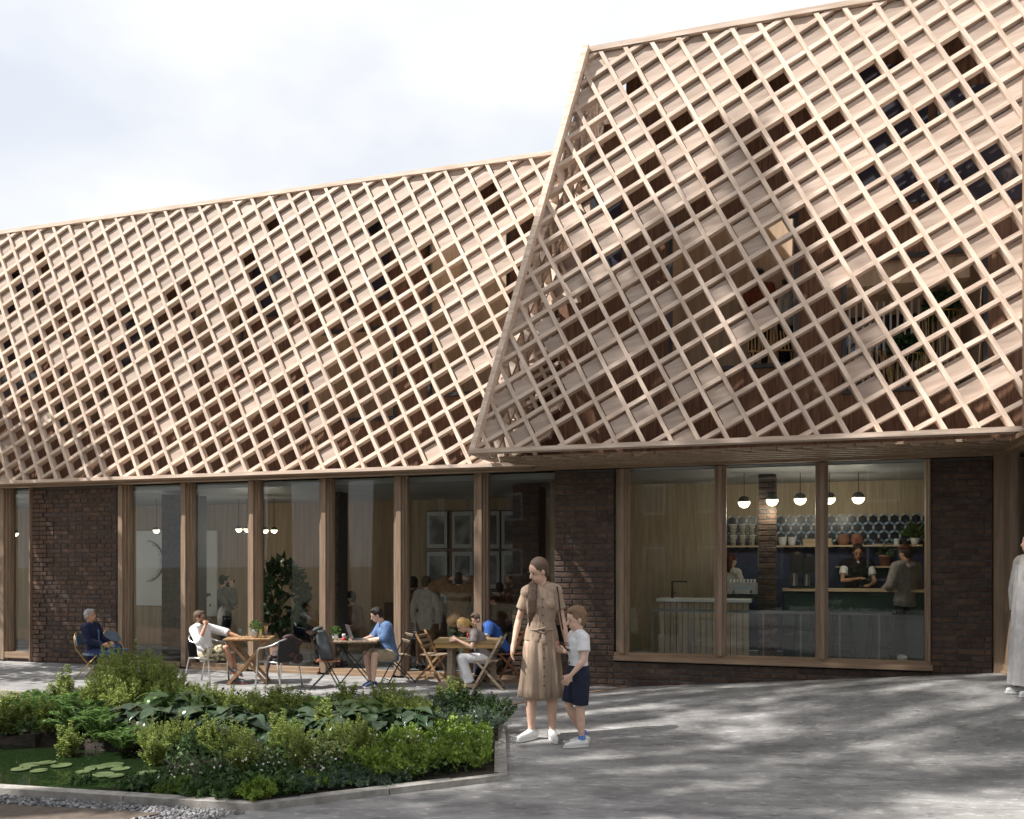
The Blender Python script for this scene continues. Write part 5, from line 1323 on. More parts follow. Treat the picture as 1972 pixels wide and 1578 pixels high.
# brass folding chairs by the wall
def brass_chair(label, p, yaw, sc):
    t = thing('folding_chair', label, 'chair', loc=p, rz=R(yaw), sc=sc, group='brass framed folding chairs with blue vinyl')
    A_ = [( -.24 + .0, -.21, .5)]
    arc = [(-.22 - .10 * math.sin(a), -.20 * math.cos(a), .56 + .30 * math.sin(a)) for a in [math.pi * i / 12 for i in range(13)]]
    part(MB().tube([(.26, -.21, 0)] + arc + [(.26, .21, 0)], .011, 8), 'frame_tube', BRASS, t, True)
    for y in (-1, 1): part(MB().tube([(-.28, y * .18, 0), (.16, y * .18, .46)], .010, 8), 'leg', BRASS, t, True)
    m = MB(); P = [(.02 + .215 * math.cos(a), .20 * math.sin(a), .45) for a in [2 * math.pi * i / 20 for i in range(20)]]
    part(m.prism(P, (0, 0, .035)), 'seat', BLUEV, t)
    P = [(-.235 - .09 * math.sin(a), -.185 * math.cos(a), .62 + .22 * math.sin(a)) for a in [math.pi * i / 12 for i in range(13)]]
    part(MB().prism(P, (.03, 0, .008)), 'backrest', BLUEV, t)
brass_chair('brass tube folding chair under the man in the navy suit', PSU, -4, K * .92)
brass_chair('empty brass tube folding chair with dark blue seat by the brick wall', g(226, 1300, 12.75), -38, K * .90)
# things on tables
TOP = .744 * K
def on(T_, dx, dy, z=TOP): return Vector((T_.x + dx, T_.y + dy, z))
FOLI = mat('herb_leaves', (.05, .11, .02), (.14, .24, .06), rough=.6, scale=40, island=.3, trans=.2)
def leafmass(n, c, r, size, seed, m_, up=.5):
    rg = np.random.RandomState(seed); d = rg.normal(size=(n, 3)); d /= np.linalg.norm(d, axis=1)[:, None]
    rad = rg.uniform(.35, 1, n) ** .5; pos = np.array(c) + d * rad[:, None] * np.array(r)
    dr = d + rg.normal(size=(n, 3)) * .5; dr[:, 2] += up; dr /= np.linalg.norm(dr, axis=1)[:, None]
    return leaf_mesh('leaves', pos, dr, size * rg.uniform(.7, 1.3, n), m_, rg)
def leaf_mesh(name, pos, dr, L, m_, rg, width=.36, fold=.18):
    n = len(pos); side = np.cross(dr, rg.normal(size=(n, 3))); side /= np.linalg.norm(side, axis=1)[:, None] + 1e-9
    nr = np.cross(dr, side); L = np.asarray(L)[:, None]
    a = pos; t = pos + dr * L; mid = pos + dr * L * .45
    l = mid + side * L * width + nr * L * fold; rr = mid - side * L * width + nr * L * fold
    V = np.stack([a, l, t, rr], 1).reshape(-1, 3)
    me = bpy.data.meshes.new(name); me.vertices.add(4 * n); me.vertices.foreach_set('co', V.ravel())
    idx = np.arange(n) * 4; F_ = np.stack([idx, idx + 1, idx + 2, idx, idx + 2, idx + 3], 1).ravel()
    me.loops.add(6 * n); me.loops.foreach_set('vertex_index', F_); me.polygons.add(2 * n)
    me.polygons.foreach_set('loop_start', np.arange(2 * n) * 3); me.polygons.foreach_set('loop_total', np.full(2 * n, 3))
    me.materials.append(m_); me.update(); me.validate(); return me
ZINC = mat('zinc_pot', (.34, .35, .35), (.5, .5, .49), rough=.4, metal=.7, scale=14)
def herb(label, p, r, h, pm_, seed, sc=1.0):
    t = thing('potted_herb', label, 'potted plant', loc=p, sc=sc)
    part(MB().lathe((0, 0, 0), [(r * .72, 0), (r, h), (r * .9, h), (r * .8, h * .85)], 16), 'pot', pm_, t, True)
    link('leaves', leafmass(420, (0, 0, h * 1.35), (r * 1.35, r * 1.35, h * .75), .022, seed, FOLI), t)
herb('bushy green herb in a zinc pot on the left wooden table', on(T1, .09, -.02), .055, .11, ZINC, 1)
herb('spiky green herb in a small white pot on the laptop table', on(T2, -.27, -.04), .045, .085, M_WHITE, 2)
t = thing('drinking_glass', 'clear drinking glass beside the zinc pot on the left table', 'glass', loc=on(T1, -.10, -.08))
part(MB().lathe((0, 0, 0), [(.026, 0), (.036, .125), (.034, .125), (.024, .01)], 16), 'tumbler', glass('table_glass', (.86, .9, .9)), t, True)
t = thing('glass_jar', 'small glass jar of wooden cutlery on the left table', 'jar', loc=on(T1, .22, .02))
part(MB().lathe((0, 0, 0), [(.03, 0), (.033, .10), (.03, .10), (.027, .008)], 14), 'jar', MATS['table_glass'], t, True)
for a, b_ in ((-.02, .01), (.01, -.01), (.02, .02)): part(MB().beam((0, 0, .01), (a, b_, .16), .012, .004), 'cutlery', PINE, t)
t = thing('bottle', 'small yellow capped bottle between the zinc pot and the jar', 'bottle', loc=on(T1, .165, -.03))
part(MB().lathe((0, 0, 0), [(.018, 0), (.02, .07), (.014, .09)], 12), 'bottle_body', mat('pale_yellow', (.6, .55, .25)), t, True); part(MB().lathe((0, 0, .09), [(.016, 0), (.016, .03)], 10), 'lid', mat('lime_cap', (.55, .6, .03)), t)
t = thing('laptop', 'open grey laptop on the bistro table', 'laptop', loc=on(T2, .05, -.02), rz=R(22))
part(MB().box((.0, 0, .008), (.19, .28, .012)), 'keyboard_base', M_STEEL, t)
part(MB().beam((-.10, 0, .012), (-.165, 0, .205), .28, .007, up=(0, 0, 1)), 'screen_lid', mat('laptop_grey', (.10, .10, .105), (.13, .13, .135), rough=.35, metal=.3), t)
t = thing('drink_can', 'red and white drink can by the white herb pot', 'can', loc=on(T2, -.145, -.10))
part(MB().lathe((0, 0, 0), [(.022, 0), (.026, .006), (.026, .04)], 14), 'can_lower', mat('can_red', (.5, .03, .03)), t, True); part(MB().lathe((0, 0, .04), [(.026, 0), (.026, .04), (.021, .048), (.019, .046)], 14), 'can_upper', mat('can_pale', (.55, .5, .5)), t, True)
t = thing('headphones', 'black headphones lying on the bistro table', 'headphones', loc=on(T2, -.07, -.13))
part(MB().ell((-.03, 0, .028), (.022, .02, .028), 12, 8).ell((.05, .02, .022), (.02, .028, .02), 12, 8), 'ear_cup', M_BLACK, t, True)
part(MB().tube([(-.03, .01, .05), (-.0, .03, .072), (.03, .035, .06), (.05, .02, .03)], .006, 8), 'band', M_BLACK, t, True)
t = thing('jam_glass', 'red drink glass with green garnish on the heavy table', 'glass', loc=on(T3, .13, .05))
part(MB().lathe((0, 0, 0), [(.03, 0), (.036, .085)], 14), 'red_drink', mat('red_drink', (.45, .03, .03), rough=.2), t, True); part(MB().ell((0, 0, .09), (.03, .03, .022), 8, 5), 'garnish', FOLI, t)
t = thing('plate', 'pale plate of food with a roll on the heavy table', 'plate', loc=on(T3, .22, -.11))
part(MB().lathe((0, 0, 0), [(.07, 0), (.13, .012), (.125, .016), (.06, .006)], 24), 'dish', mat('celadon', (.42, .46, .38), (.48, .52, .44), rough=.3), t, True)
part(MB().ell((-.02, .0, .028), (.05, .035, .025), 10, 6), 'bread_roll', mat('bread', (.55, .33, .12), (.68, .46, .22), rough=.8), t, True); part(MB().ell((-.075, .02, .02), (.04, .035, .014), 8, 5), 'napkin', WHITEC, t)
t = thing('coffee_cup', 'small white coffee cup in the blonde woman\'s hands', 'cup', loc=on(T3, .36, -.10, TOP + .045))
part(MB().lathe((0, 0, 0), [(.02, 0), (.032, .045), (.029, .045), (.018, .006)], 14), 'cup', M_WHITE, t, True); part(MB().tube([(.03, 0, .035), (.045, 0, .028), (.04, 0, .012), (.026, 0, .01)], .004, 6), 'handle', M_WHITE, t)
t = thing('backpack', 'grey roll top backpack leaning upright on the thin iron chair', 'backpack', loc=g(634, 1330, 11.2) + V3(-.02, 0, .38), rz=R(8), sc=K)
m = MB(); rs = []
for z, a, b_ in ((0, .10, .13), (.05, .115, .15), (.22, .11, .155), (.36, .095, .14), (.44, .06, .15), (.47, .045, .15)):
    rs.append([V3(a * max(-.9, min(.9, 1.25 * math.cos(t_))) - z * .22, b_ * max(-.92, min(.92, 1.25 * math.sin(t_))), z) for t_ in [2 * math.pi * k / 24 for k in range(24)]])
part(m.rings(rs), 'pack', mat('slate_grey_nylon', (.05, .06, .065), (.09, .10, .105), rough=.7, scale=10, bump=.3), t, True)
part(MB().tube([(-.20, -.13, .47), (-.10, 0, .50), (-.20, .13, .47)], .03, 8), 'rolled_top', MATS['slate_grey_nylon'], t, True)
for y in (-.05, .05): part(MB().tube([(-.15, y, .42), (-.21, y * 1.2, .30), (-.17, y * 1.3, .08)], .012, 6), 'strap', M_BLACK, t)
# loggia furniture
def loggia(q0):
    z = 3.80
    t = thing('shell_chair', 'striped timber shell chair in the right hand loggia', 'chair', loc=F(1.18, q0, z), rz=-TH)
    for k in range(11):
        a = -1.2 + k * .24; P = [(.30 * math.sin(a) * (1 - .25 * u) , -.05 + .25 * math.cos(a) * .3 + .12 * u, .12 + .42 * u + .06 * math.cos(a)) for u in [i / 5 for i in range(6)]]
        part(MB().tube(P, .011, 5), 'rib', PINE, t)
    for x in (-.18, .18): part(MB().tube([(x, -.12, 0), (x * .6, 0, .2)], .012, 6), 'leg', M_BLACK, t)
    for i, (s_, h, r_) in enumerate(((1.62, .45, .20), (2.02, .95, .20))):
        t = thing('wire_planter', ('low round wire planter with a small plant in the right hand loggia', 'tall round wire planter with a leafy plant in the right hand loggia')[i], 'planter', loc=F(s_, q0, z), rz=-TH, group='wire planters in the loggia')
        for k in range(22):
            a = 6.283 * k / 22; part(MB().tube([(r_ * math.cos(a), r_ * math.sin(a), 0), (r_ * 1.05 * math.cos(a + .12), r_ * 1.05 * math.sin(a + .12), h)], .005, 4), 'wire', BRASS, t)
        part(MB().tube([(r_ * 1.06 * math.cos(6.283 * k / 20), r_ * 1.06 * math.sin(6.283 * k / 20), h) for k in range(21)], .01, 6), 'hoop', BRASS, t)
        link('leaves', leafmass(500, (0, 0, h + .10), (.19, .19, .16), .07, 5 + i, mat('deep_leaves', (.015, .04, .012), (.04, .09, .03), rough=.5, scale=30, island=.3, trans=.15)), t)
loggia(QR + .45)
for i, s_ in enumerate((-.10, .14)):
    t = thing('shell_chair', ('slatted timber chair at the feet of the person in the rust top', 'slatted timber chair at the right side of the upper loggia')[i], 'chair', loc=F(s_, QR + .35, 4.19), rz=-TH + .3)
    for k in range(8): part(MB().tube([(-.17 + k * .048, -.06, .22), (-.17 + k * .048, .10, .24), (-.15 + k * .043, .16, .52)], .009, 5), 'rib', PINE, t)
    for x in (-.16, .16):
        for y in (-.05, .1): part(MB().tube([(x, y, 0), (x * .9, y, .23)], .010, 6), 'leg', PINE, t)
# ================================================================ PLANTS
def lm(name, c1, c2, tr=.28, rough=.5, isl=.35): return mat(name, c1, c2, rough=rough, scale=5, island=isl, trans=tr, spec=.35)
L_YEL = lm('yellow_green_leaves', (.17, .225, .045), (.33, .41, .11)); L_OLV = lm('olive_leaves', (.12, .15, .045), (.26, .29, .11)); L_DRK = lm('deep_green_leaves', (.035, .075, .022), (.09, .155, .05))
L_BLU = lm('bluish_leaves', (.06, .105, .065), (.15, .21, .15)); L_BRI = lm('bright_leaves', (.12, .20, .025), (.27, .38, .07), .35); L_FRN = lm('fern_leaves', (.08, .16, .035), (.17, .28, .075), .35)
L_HOS = mat('hosta_leaf', (.06, .13, .03), (.13, .22, .07), rough=.28, scale=7, rnd=.2, trans=.22, bump=.2, spec=.5); L_HRT = mat('dark_heart_leaf', (.022, .045, .022), (.05, .085, .04), rough=.25, scale=7, rnd=.25, trans=.12, bump=.2, spec=.6)
STEM = mat('stem_brown', (.05, .035, .02), (.09, .07, .035), rough=.8)
def shoots(seed, n, spread, h, leafL, per, m_, upright=1.0, width=.36, droop=.0, r0=.05):
    rg = np.random.RandomState(seed); P = []; D = []; L = []; st_ = MB()
    for i in range(n):
        a = rg.uniform(0, 6.283); rr = r0 + spread * math.sqrt(rg.uniform(0, 1)); hh = h * (1.08 - .55 * (rr / (spread + r0)) ** 1.7) * rg.uniform(.72, 1.12)
        b_ = np.array([math.cos(a) * rr * .35, math.sin(a) * rr * .35, 0]); tip = np.array([math.cos(a) * rr + rg.normal() * .03, math.sin(a) * rr + rg.normal() * .03, hh])
        mid = (b_ + tip) / 2 + np.array([rg.normal() * .02, rg.normal() * .02, hh * .12 * upright])
        pts = [(1 - t) ** 2 * b_ + 2 * t * (1 - t) * mid + t * t * tip for t in np.linspace(0, 1, 5)]
        st_.tube([tuple(p) for p in pts], [.005, .004, .003, .002, .001], 3, caps=False)
        for k in range(per):
            t = 1 - (rg.uniform(0, 1) ** 1.35) * .85; p = (1 - t) ** 2 * b_ + 2 * t * (1 - t) * mid + t * t * tip
            ax = tip - mid; ax /= np.linalg.norm(ax) + 1e-6
            d = rg.normal(size=3); d -= ax * d.dot(ax) * .6; d /= np.linalg.norm(d); d = d + ax * .55; d[2] += .15 - droop; d /= np.linalg.norm(d)
            P.append(p + d * .008 + rg.normal(size=3) * .006); D.append(d); L.append(leafL * rg.uniform(.6, 1.25) * (1.1 - .45 * max(0, t - .8) / .2))
    return leaf_mesh('foliage', np.array(P), np.array(D), L, m_, rg, width=width), st_.mesh('stems', STEM, fix=False)
PROTO = {'spirea': [shoots(s_, 64, .30, .58, .024, 105, L_YEL) for s_ in (1, 2, 3)], 'olive': [shoots(s_, 60, .34, .40, .022, 110, L_OLV) for s_ in (4, 5)],
         'bluish': [shoots(s_, 60, .28, .45, .026, 90, L_BLU, width=.22) for s_ in (6, 7)], 'bramble': [shoots(s_, 46, .42, .50, .034, 80, L_DRK, upright=1.6) for s_ in (8, 9)],
         'upright': [shoots(s_, 22, .10, .62, .026, 110, L_YEL, r0=.01) for s_ in (10, 11)], 'low': [shoots(s_, 46, .30, .20, .038, 56, L_DRK, r0=.02) for s_ in (12, 13)],
         'lowbright': [shoots(s_, 50, .28, .19, .036, 60, L_BRI, r0=.02, width=.28) for s_ in (14, 15)], 'grassy': [shoots(s_, 70, .26, .24, .05, 40, L_BLU, r0=.02, width=.10) for s_ in (16,)]}
SIZE = {'spirea': (.62, .60), 'olive': (.70, .42), 'bluish': (.58, .47), 'bramble': (.86, .52), 'upright': (.22, .64), 'low': (.62, .22), 'lowbright': (.58, .21), 'grassy': (.54, .26)}
prng = random.Random(12)
def plant(kind, x, Y, ytop, wpx, label, cat='shrub', name=None, grp=None):
    X = (x - 986) / 1640 * Y; z0 = bedz(X, Y) if inpoly(X, Y, BED) else 0
    if z0 < -.1: z0 = -.05
    zt_ = EYE - (ytop - 1085) / 1640 * Y; w = wpx * Y / 1640
    fo, sm_ = prng.choice(PROTO[kind]); sw, sh = SIZE[kind]
    nm = name or {'spirea': 'leafy_shrub', 'olive': 'rounded_shrub', 'bluish': 'bluish_shrub', 'bramble': 'spreading_shrub', 'upright': 'upright_shrub', 'low': 'low_leafy_plant', 'lowbright': 'bright_green_plant', 'grassy': 'grassy_plant'}[kind]
    t = thing(nm, label, cat, loc=(X, Y, z0 - .01), rz=prng.uniform(0, 6.28), group=grp)
    t.scale = (w / sw, w / sw, max(.5, 1.22 * (zt_ - z0) / sh))
    link('foliage', fo, t, kind='stuff'); link('stems', sm_, t, kind='stuff')
    return t
G1 = 'yellow green leafy shrubs of the planter'; G2 = 'low rounded olive shrubs of the planter'; G3 = 'bluish grey green shrubs of the planter'
PLANTS = [
 ('spirea', 262, 9.45, 1262, 128, 'tallest yellow green shrub, in front of the knees of the man in the suit', G1), ('spirea', 208, 9.6, 1258, 62, 'narrow yellow green shrub left of the tallest one by the suited man', G1),
 ('spirea', 326, 9.5, 1292, 84, 'yellow green shrub at the feet of the chair of the man in white', G1), ('bluish', 172, 9.2, 1338, 120, 'bluish shrub at the left back corner of the planter near the sandy path', G3),
 ('spirea', 252, 9.0, 1312, 130, 'yellow green shrub just in front of the tallest one', G1), ('olive', 375, 9.1, 1330, 90, 'olive shrub behind the pale hostas below the left table', G2),
 ('spirea', 505, 8.9, 1330, 96, 'yellow green shrub under the empty aluminium armchair', G1), ('spirea', 565, 8.7, 1345, 110, 'wide yellow green shrub left of the middle of the back row', G1),
 ('olive', 440, 8.9, 1348, 100, 'olive shrub between the left table legs and the hostas', G2), ('lowbright', 600, 9.2, 1352, 110, 'bright low plant at the back kerb between two shrubs', None),
 ('spirea', 742, 8.7, 1322, 110, 'yellow green shrub in front of the feet of the young man with the laptop', G1), ('spirea', 690, 8.6, 1346, 90, 'yellow green shrub left of the young man\'s feet', G1),
 ('spirea', 780, 8.6, 1338, 80, 'small yellow green shrub right of the young man\'s feet', G1), ('bluish', 838, 8.5, 1342, 110, 'bluish shrub below the heavy wooden table', G3),
 ('bramble', 893, 8.5, 1332, 130, 'dark spreading shrub below the chair of the blonde woman', 'dark spreading shrubs'), ('bramble', 955, 8.25, 1342, 90, 'dark shrub hanging over the right kerb near the woman in the dress', 'dark spreading shrubs'),
 ('bluish', 925, 7.9, 1368, 100, 'dark bluish shrub at the right back corner of the planter', G3), ('bluish', 862, 7.9, 1372, 90, 'bluish shrub above the bright ground cover', G3),
 ('olive', 178, 8.3, 1372, 110, 'olive shrub left of the dark broad leaved plants', G2), ('olive', 238, 7.9, 1392, 110, 'pale olive shrub in the left half beside the ferns', G2),
 ('spirea', 470, 8.3, 1358, 110, 'yellow green shrub behind the dark heart leaved plants', G1), ('olive', 520, 7.7, 1405, 120, 'olive shrub in the middle of the planter', G2),
 ('upright', 22, 7.9, 1398, 60, 'upright leafy shoot at the far left edge of the pond', 'upright shoots by the pond'), ('upright', 62, 8.1, 1378, 44, 'tallest upright leafy shoot by the pond', 'upright shoots by the pond'), ('upright', 92, 7.7, 1402, 44, 'upright leafy shoot right of the tallest one by the pond', 'upright shoots by the pond'),
 ('upright', 10, 8.5, 1392, 60, 'upright shoot cut by the left edge behind the pond', 'upright shoots by the pond'),
 ('olive', 262, 7.5, 1412, 100, 'olive shrub overhanging the pond behind the lily pads', G2), ('spirea', 300, 7.25, 1440, 84, 'small yellow green shrub at the water edge', G1),
 ('spirea', 440, 7.1, 1408, 100, 'tall shrub right of the pond with small leaves', G1), ('bramble', 385, 7.2, 1425, 90, 'dark shrub right of the pond edge', 'dark spreading shrubs'), ('olive', 480, 6.75, 1440, 100, 'olive shrub in front of the dark leaves right of the pond', G2),
 ('olive', 610, 6.85, 1425, 140, 'olive shrub in the front middle of the planter', G2), ('olive', 705, 6.9, 1438, 120, 'olive shrub left of the bright ground cover', G2), ('spirea', 560, 7.05, 1420, 90, 'yellow green shrub in the front middle behind the broad leaves', G1), ('spirea', 648, 7.1, 1436, 80, 'yellow green shrub between two olive shrubs in the front', G1),
 ('olive', 780, 7.1, 1440, 90, 'olive shrub beside the bright ground cover', G2), ('olive', 640, 8.1, 1362, 110, 'olive shrub behind the broad leaves in the centre', G2), ('spirea', 805, 8.1, 1368, 90, 'yellow green shrub right of the broad leaves in the centre', G1),
 ('spirea', 150, 8.9, 1352, 80, 'yellow green shrub between the ferns and the sandy path', G1), ('spirea', 345, 7.45, 1405, 80, 'yellow green shrub rising among the dark broad leaves', G1),
 ('upright', 405, 7.15, 1400, 46, 'upright shoot at the right end of the pond', 'upright shoots by the pond'), ('upright', 300, 7.0, 1428, 40, 'short upright shoot at the pond edge', 'upright shoots by the pond'),
 ('upright', 540, 7.3, 1388, 46, 'upright shoot in the middle of the planter', 'upright shoots by the pond'), ('spirea', 680, 7.25, 1412, 90, 'yellow green shrub in front of the centre broad leaves', G1),
 ('spirea', 395, 8.7, 1322, 90, 'yellow green shrub below the left wooden table', G1), ('upright', 130, 7.3, 1432, 44, 'upright shoot among the ferns over the water', 'upright shoots by the pond'),
 ('low', 160, 6.42, 1492, 60, 'small dark plant at the kerb in front of the lily pads', None), ('low', 265, 6.3, 1492, 70, 'dark leafy plant at the kerb right of the lily pads', None),
 ('bluish', 120, 8.7, 1372, 90, 'bluish shrub by the sandy path behind the ferns', G3), ('olive', 330, 8.0, 1382, 90, 'olive shrub behind the dark heart leaves', G2),
]
for (k, x, Y, yt, w, lb, gr) in PLANTS: plant(k, x, Y, yt, w * (1 if k == 'upright' else .92), lb, grp=gr)
LOWP = [(345, 6.15, 1500), (395, 5.95, 1505), (445, 5.9, 1500), (495, 5.85, 1502), (550, 5.95, 1500), (310, 6.35, 1488), (600, 6.1, 1492), (420, 6.3, 1478), (520, 6.35, 1470)]
for i, (x, Y, yt) in enumerate(LOWP): plant('low' if i % 3 else 'lowbright', x, Y, yt, 88, f'low leafy plant, {ordn[i]} of the row along the front kerb' if i < 5 else f'low leafy plant, {ordn[i - 5]} of the second row behind the front kerb', 'plant', grp='low leafy plants along the front kerb')
for i, (x, Y, yt) in enumerate(((640, 6.15, 1500), (700, 6.25, 1500), (755, 6.3, 1496), (585, 6.0, 1512), (670, 6.4, 1490), (730, 6.5, 1484))): plant('grassy', x, Y, yt, 80, f'small grassy tuft, {ordn[i]} in front of the olive shrubs', 'plant', grp='small grassy tufts at the front')
ur = random.Random(77); USP = ('left of', 'right of', 'just behind', 'just before')
UPL = ((120, 9.0, 'the ferns'), (225, 8.6, 'the pale olive shrub'), (350, 9.2, 'the left table'), (455, 8.0, 'the dark leaves'), (540, 8.9, 'the empty armchair'), (620, 7.6, 'the centre broad leaves'), (665, 8.9, 'the laptop table'), (760, 8.0, 'the centre hostas'), (870, 8.7, 'the heavy table'), (580, 6.5, 'the front kerb'), (470, 6.4, 'the front grassy tufts'), (700, 6.7, 'the bright ground cover'))
for i, (x, Y, wh) in enumerate(UPL):
    X = (x - 986) / 1640 * Y; z0 = bedz(X, Y); h_ = ur.uniform(.24, .38) if Y > 8 else ur.uniform(.26, .38)
    plant('upright', x, Y, 1085 + (EYE - z0 - h_) * 1640 / Y, ur.uniform(40, 54), f'loose upright shoot growing near {wh}, one of the scattered taller stems', grp='scattered taller stems of the planter')
for i, (x, Y, yt, w) in enumerate(((228, 9.3, 1272, 90), (292, 9.25, 1280, 100), (205, 9.0, 1300, 90), (330, 9.0, 1310, 90))):
    plant('spirea', x, Y, yt, w, ('broad yellow green shrub inside the tall left mound', 'rightmost shrub of the tall left mound', 'lower left shrub of the tall left mound', 'lower right shrub of the tall left mound')[i], grp=G1)
# bright ground cover, one mass
INB = off(BED, .13)
rg = np.random.RandomState(33); P = []; D = []; L = []
BC = [(-1.0, 6.2), (-.5, 6.42), (-.16, 6.62), (-.18, 7.95), (-.62, 7.7), (-.9, 7.85), (-1.2, 7.3), (-1.0, 7.0), (-1.3, 6.7)]
n = 0
while n < 17000:
    x, y = rg.uniform(-1.4, -.1), rg.uniform(6.0, 8.0)
    if not inpoly(x, y, BC) or not inpoly(x, y, INB): continue
    n += 1; hmax = .13 + .13 * noise.noise(Vector((x * 3.3, y * 3.3, 1))) + .10 * noise.noise(Vector((x * 9, y * 9, 4)))
    z = .05 + hmax * rg.uniform(.2, 1) ** .6; d = rg.normal(size=3) * .7; d[2] += .55; d /= np.linalg.norm(d); P.append((x, y, z)); D.append(d); L.append(.034 * rg.uniform(.6, 1.3))
link('ground_cover', leaf_mesh('ground_cover', np.array(P), np.array(D), L, L_BRI, rg, width=.30), kind='stuff')
P = []; D = []; L = []
n = 0
while n < 15000:
    x, y = rg.uniform(-7.5, -.1), rg.uniform(5.5, 10.2)
    if not inpoly(x, y, INB) or inpoly(x, y, POND): continue
    n += 1; z = bedz(x, y) + rg.uniform(.01, .13); d = rg.normal(size=3) * .8; d[2] += .4; d /= np.linalg.norm(d); P.append((x, y, z)); D.append(d); L.append(.04 * rg.uniform(.6, 1.4))
link('undergrowth', leaf_mesh('undergrowth', np.array(P), np.array(D), L, L_DRK, rg, width=.34), kind='stuff')
P = []; D = []; L = []
for k in range(130):
    c = rg.choice(3, p=(.45, .35, .2))
    x, y = ((rg.uniform(-1.2, -.15), rg.uniform(6.4, 7.9)), (rg.uniform(-2.6, -1.2), rg.uniform(5.75, 6.3)), (rg.uniform(-2.4, -1.4), rg.uniform(8.7, 9.4)))[c]
    z = bedz(x, y) + .2 + rg.uniform(-.03, .03)
    for j in range(4): d = rg.normal(size=3); d /= np.linalg.norm(d); P.append((x, y, z)); D.append(d); L.append(.011)
link('white_blossoms', leaf_mesh('white_blossoms', np.array(P), np.array(D), L, mat('white_petal', (.75, .75, .7), trans=.2), rg, width=.5), kind='stuff')
# broad leaved plants: every leaf is a part
def broad(L_, W_, m_, name, heart=True, bend=.5):
    m = MB(); nu, nv = 8, 6
    def fn(u, v):
        t = v; ws = math.sin(math.pi * min(1, t ** .62)) ** .8 if heart else math.sin(math.pi * t) ** .7
        ws = max(.02, ws) * W_ / 2; s_ = (u - .5) * 2
        x = t * L_ - (.14 * L_ * abs(s_) ** 2 if heart and t < .3 else 0); z = -bend * L_ * (t - .25) ** 2 * 1.3 + .10 * W_ * abs(s_) + .02 * L_ * math.cos(t * 18) * abs(s_) * .6
        return Vector((x, s_ * ws, z))
    return m.sheet(fn, nu, nv).mesh(name, m_, True, fix=False)
LF = {'hosta': [broad(.20, .125, L_HOS, 'leaf'), broad(.17, .11, L_HOS, 'leaf', bend=.9)], 'heart': [broad(.18, .17, L_HRT, 'leaf'), broad(.15, .15, L_HRT, 'leaf', bend=.9)]}
def broad_plant(kind, x, Y, z_add, sc_, n, label, grp):
    X = (x - 986) / 1640 * Y; z0 = bedz(X, Y); z0 = max(z0, -.03)
    t = thing('hosta_plant' if kind == 'hosta' else 'broad_leaved_plant', label, 'plant', loc=(X, Y, z0), rz=prng.uniform(0, 6.28), sc=sc_, group=grp)
    for i in range(n):
        a = 2.4 * i + prng.uniform(-.3, .3); r_ = .03 + .13 * (i / n); hz = z_add * (1.05 - .55 * i / n) + prng.uniform(-.02, .02)
        o = link('leaf', prng.choice(LF[kind]), t); k = prng.uniform(.75, 1.15)
        o.location = (r_ * math.cos(a), r_ * math.sin(a), hz); o.rotation_euler = (prng.uniform(-.3, .3), prng.uniform(-.35, .35) + .25 * i / n, a); o.scale = (k, k, k)
        part(MB().tube([(0, 0, 0), (r_ * .5 * math.cos(a), r_ * .5 * math.sin(a), hz * .7), (r_ * math.cos(a), r_ * math.sin(a), hz)], .004, 4, caps=False), 'stalk', FOLI, t)
for i, (x, Y) in enumerate(((300, 8.55), (345, 8.45), (385, 8.35), (325, 8.2), (600, 8.2), (655, 8.15), (700, 8.2))):
    broad_plant('hosta', x, Y, .30 if i < 4 else .25, .95, 16, ('pale green hosta, ' + ordn[i] + ' of the clump below the left table') if i < 4 else ('pale green hosta, ' + ordn[i - 4] + ' of the three in the centre back'), 'pale green hostas')
for i, (x, Y) in enumerate(((262, 7.75), (310, 7.65), (352, 7.8), (395, 7.7), (440, 7.75), (480, 7.5), (430, 7.3))):
    broad_plant('heart', x, Y, .26, .95, 17, f'dark glossy broad leaved plant, {ordn[i]} of the clump right of the ferns', 'dark broad leaved plants, left clump')
for i, (x, Y) in enumerate(((570, 7.75), (615, 7.65), (665, 7.75), (712, 7.65), (760, 7.8), (800, 7.7), (640, 7.35), (730, 7.35))):
    broad_plant('heart', x, Y, .24, .95, 17, f'dark glossy broad leaved plant, {ordn[i]} of the clump in the centre right', 'dark broad leaved plants, right clump')
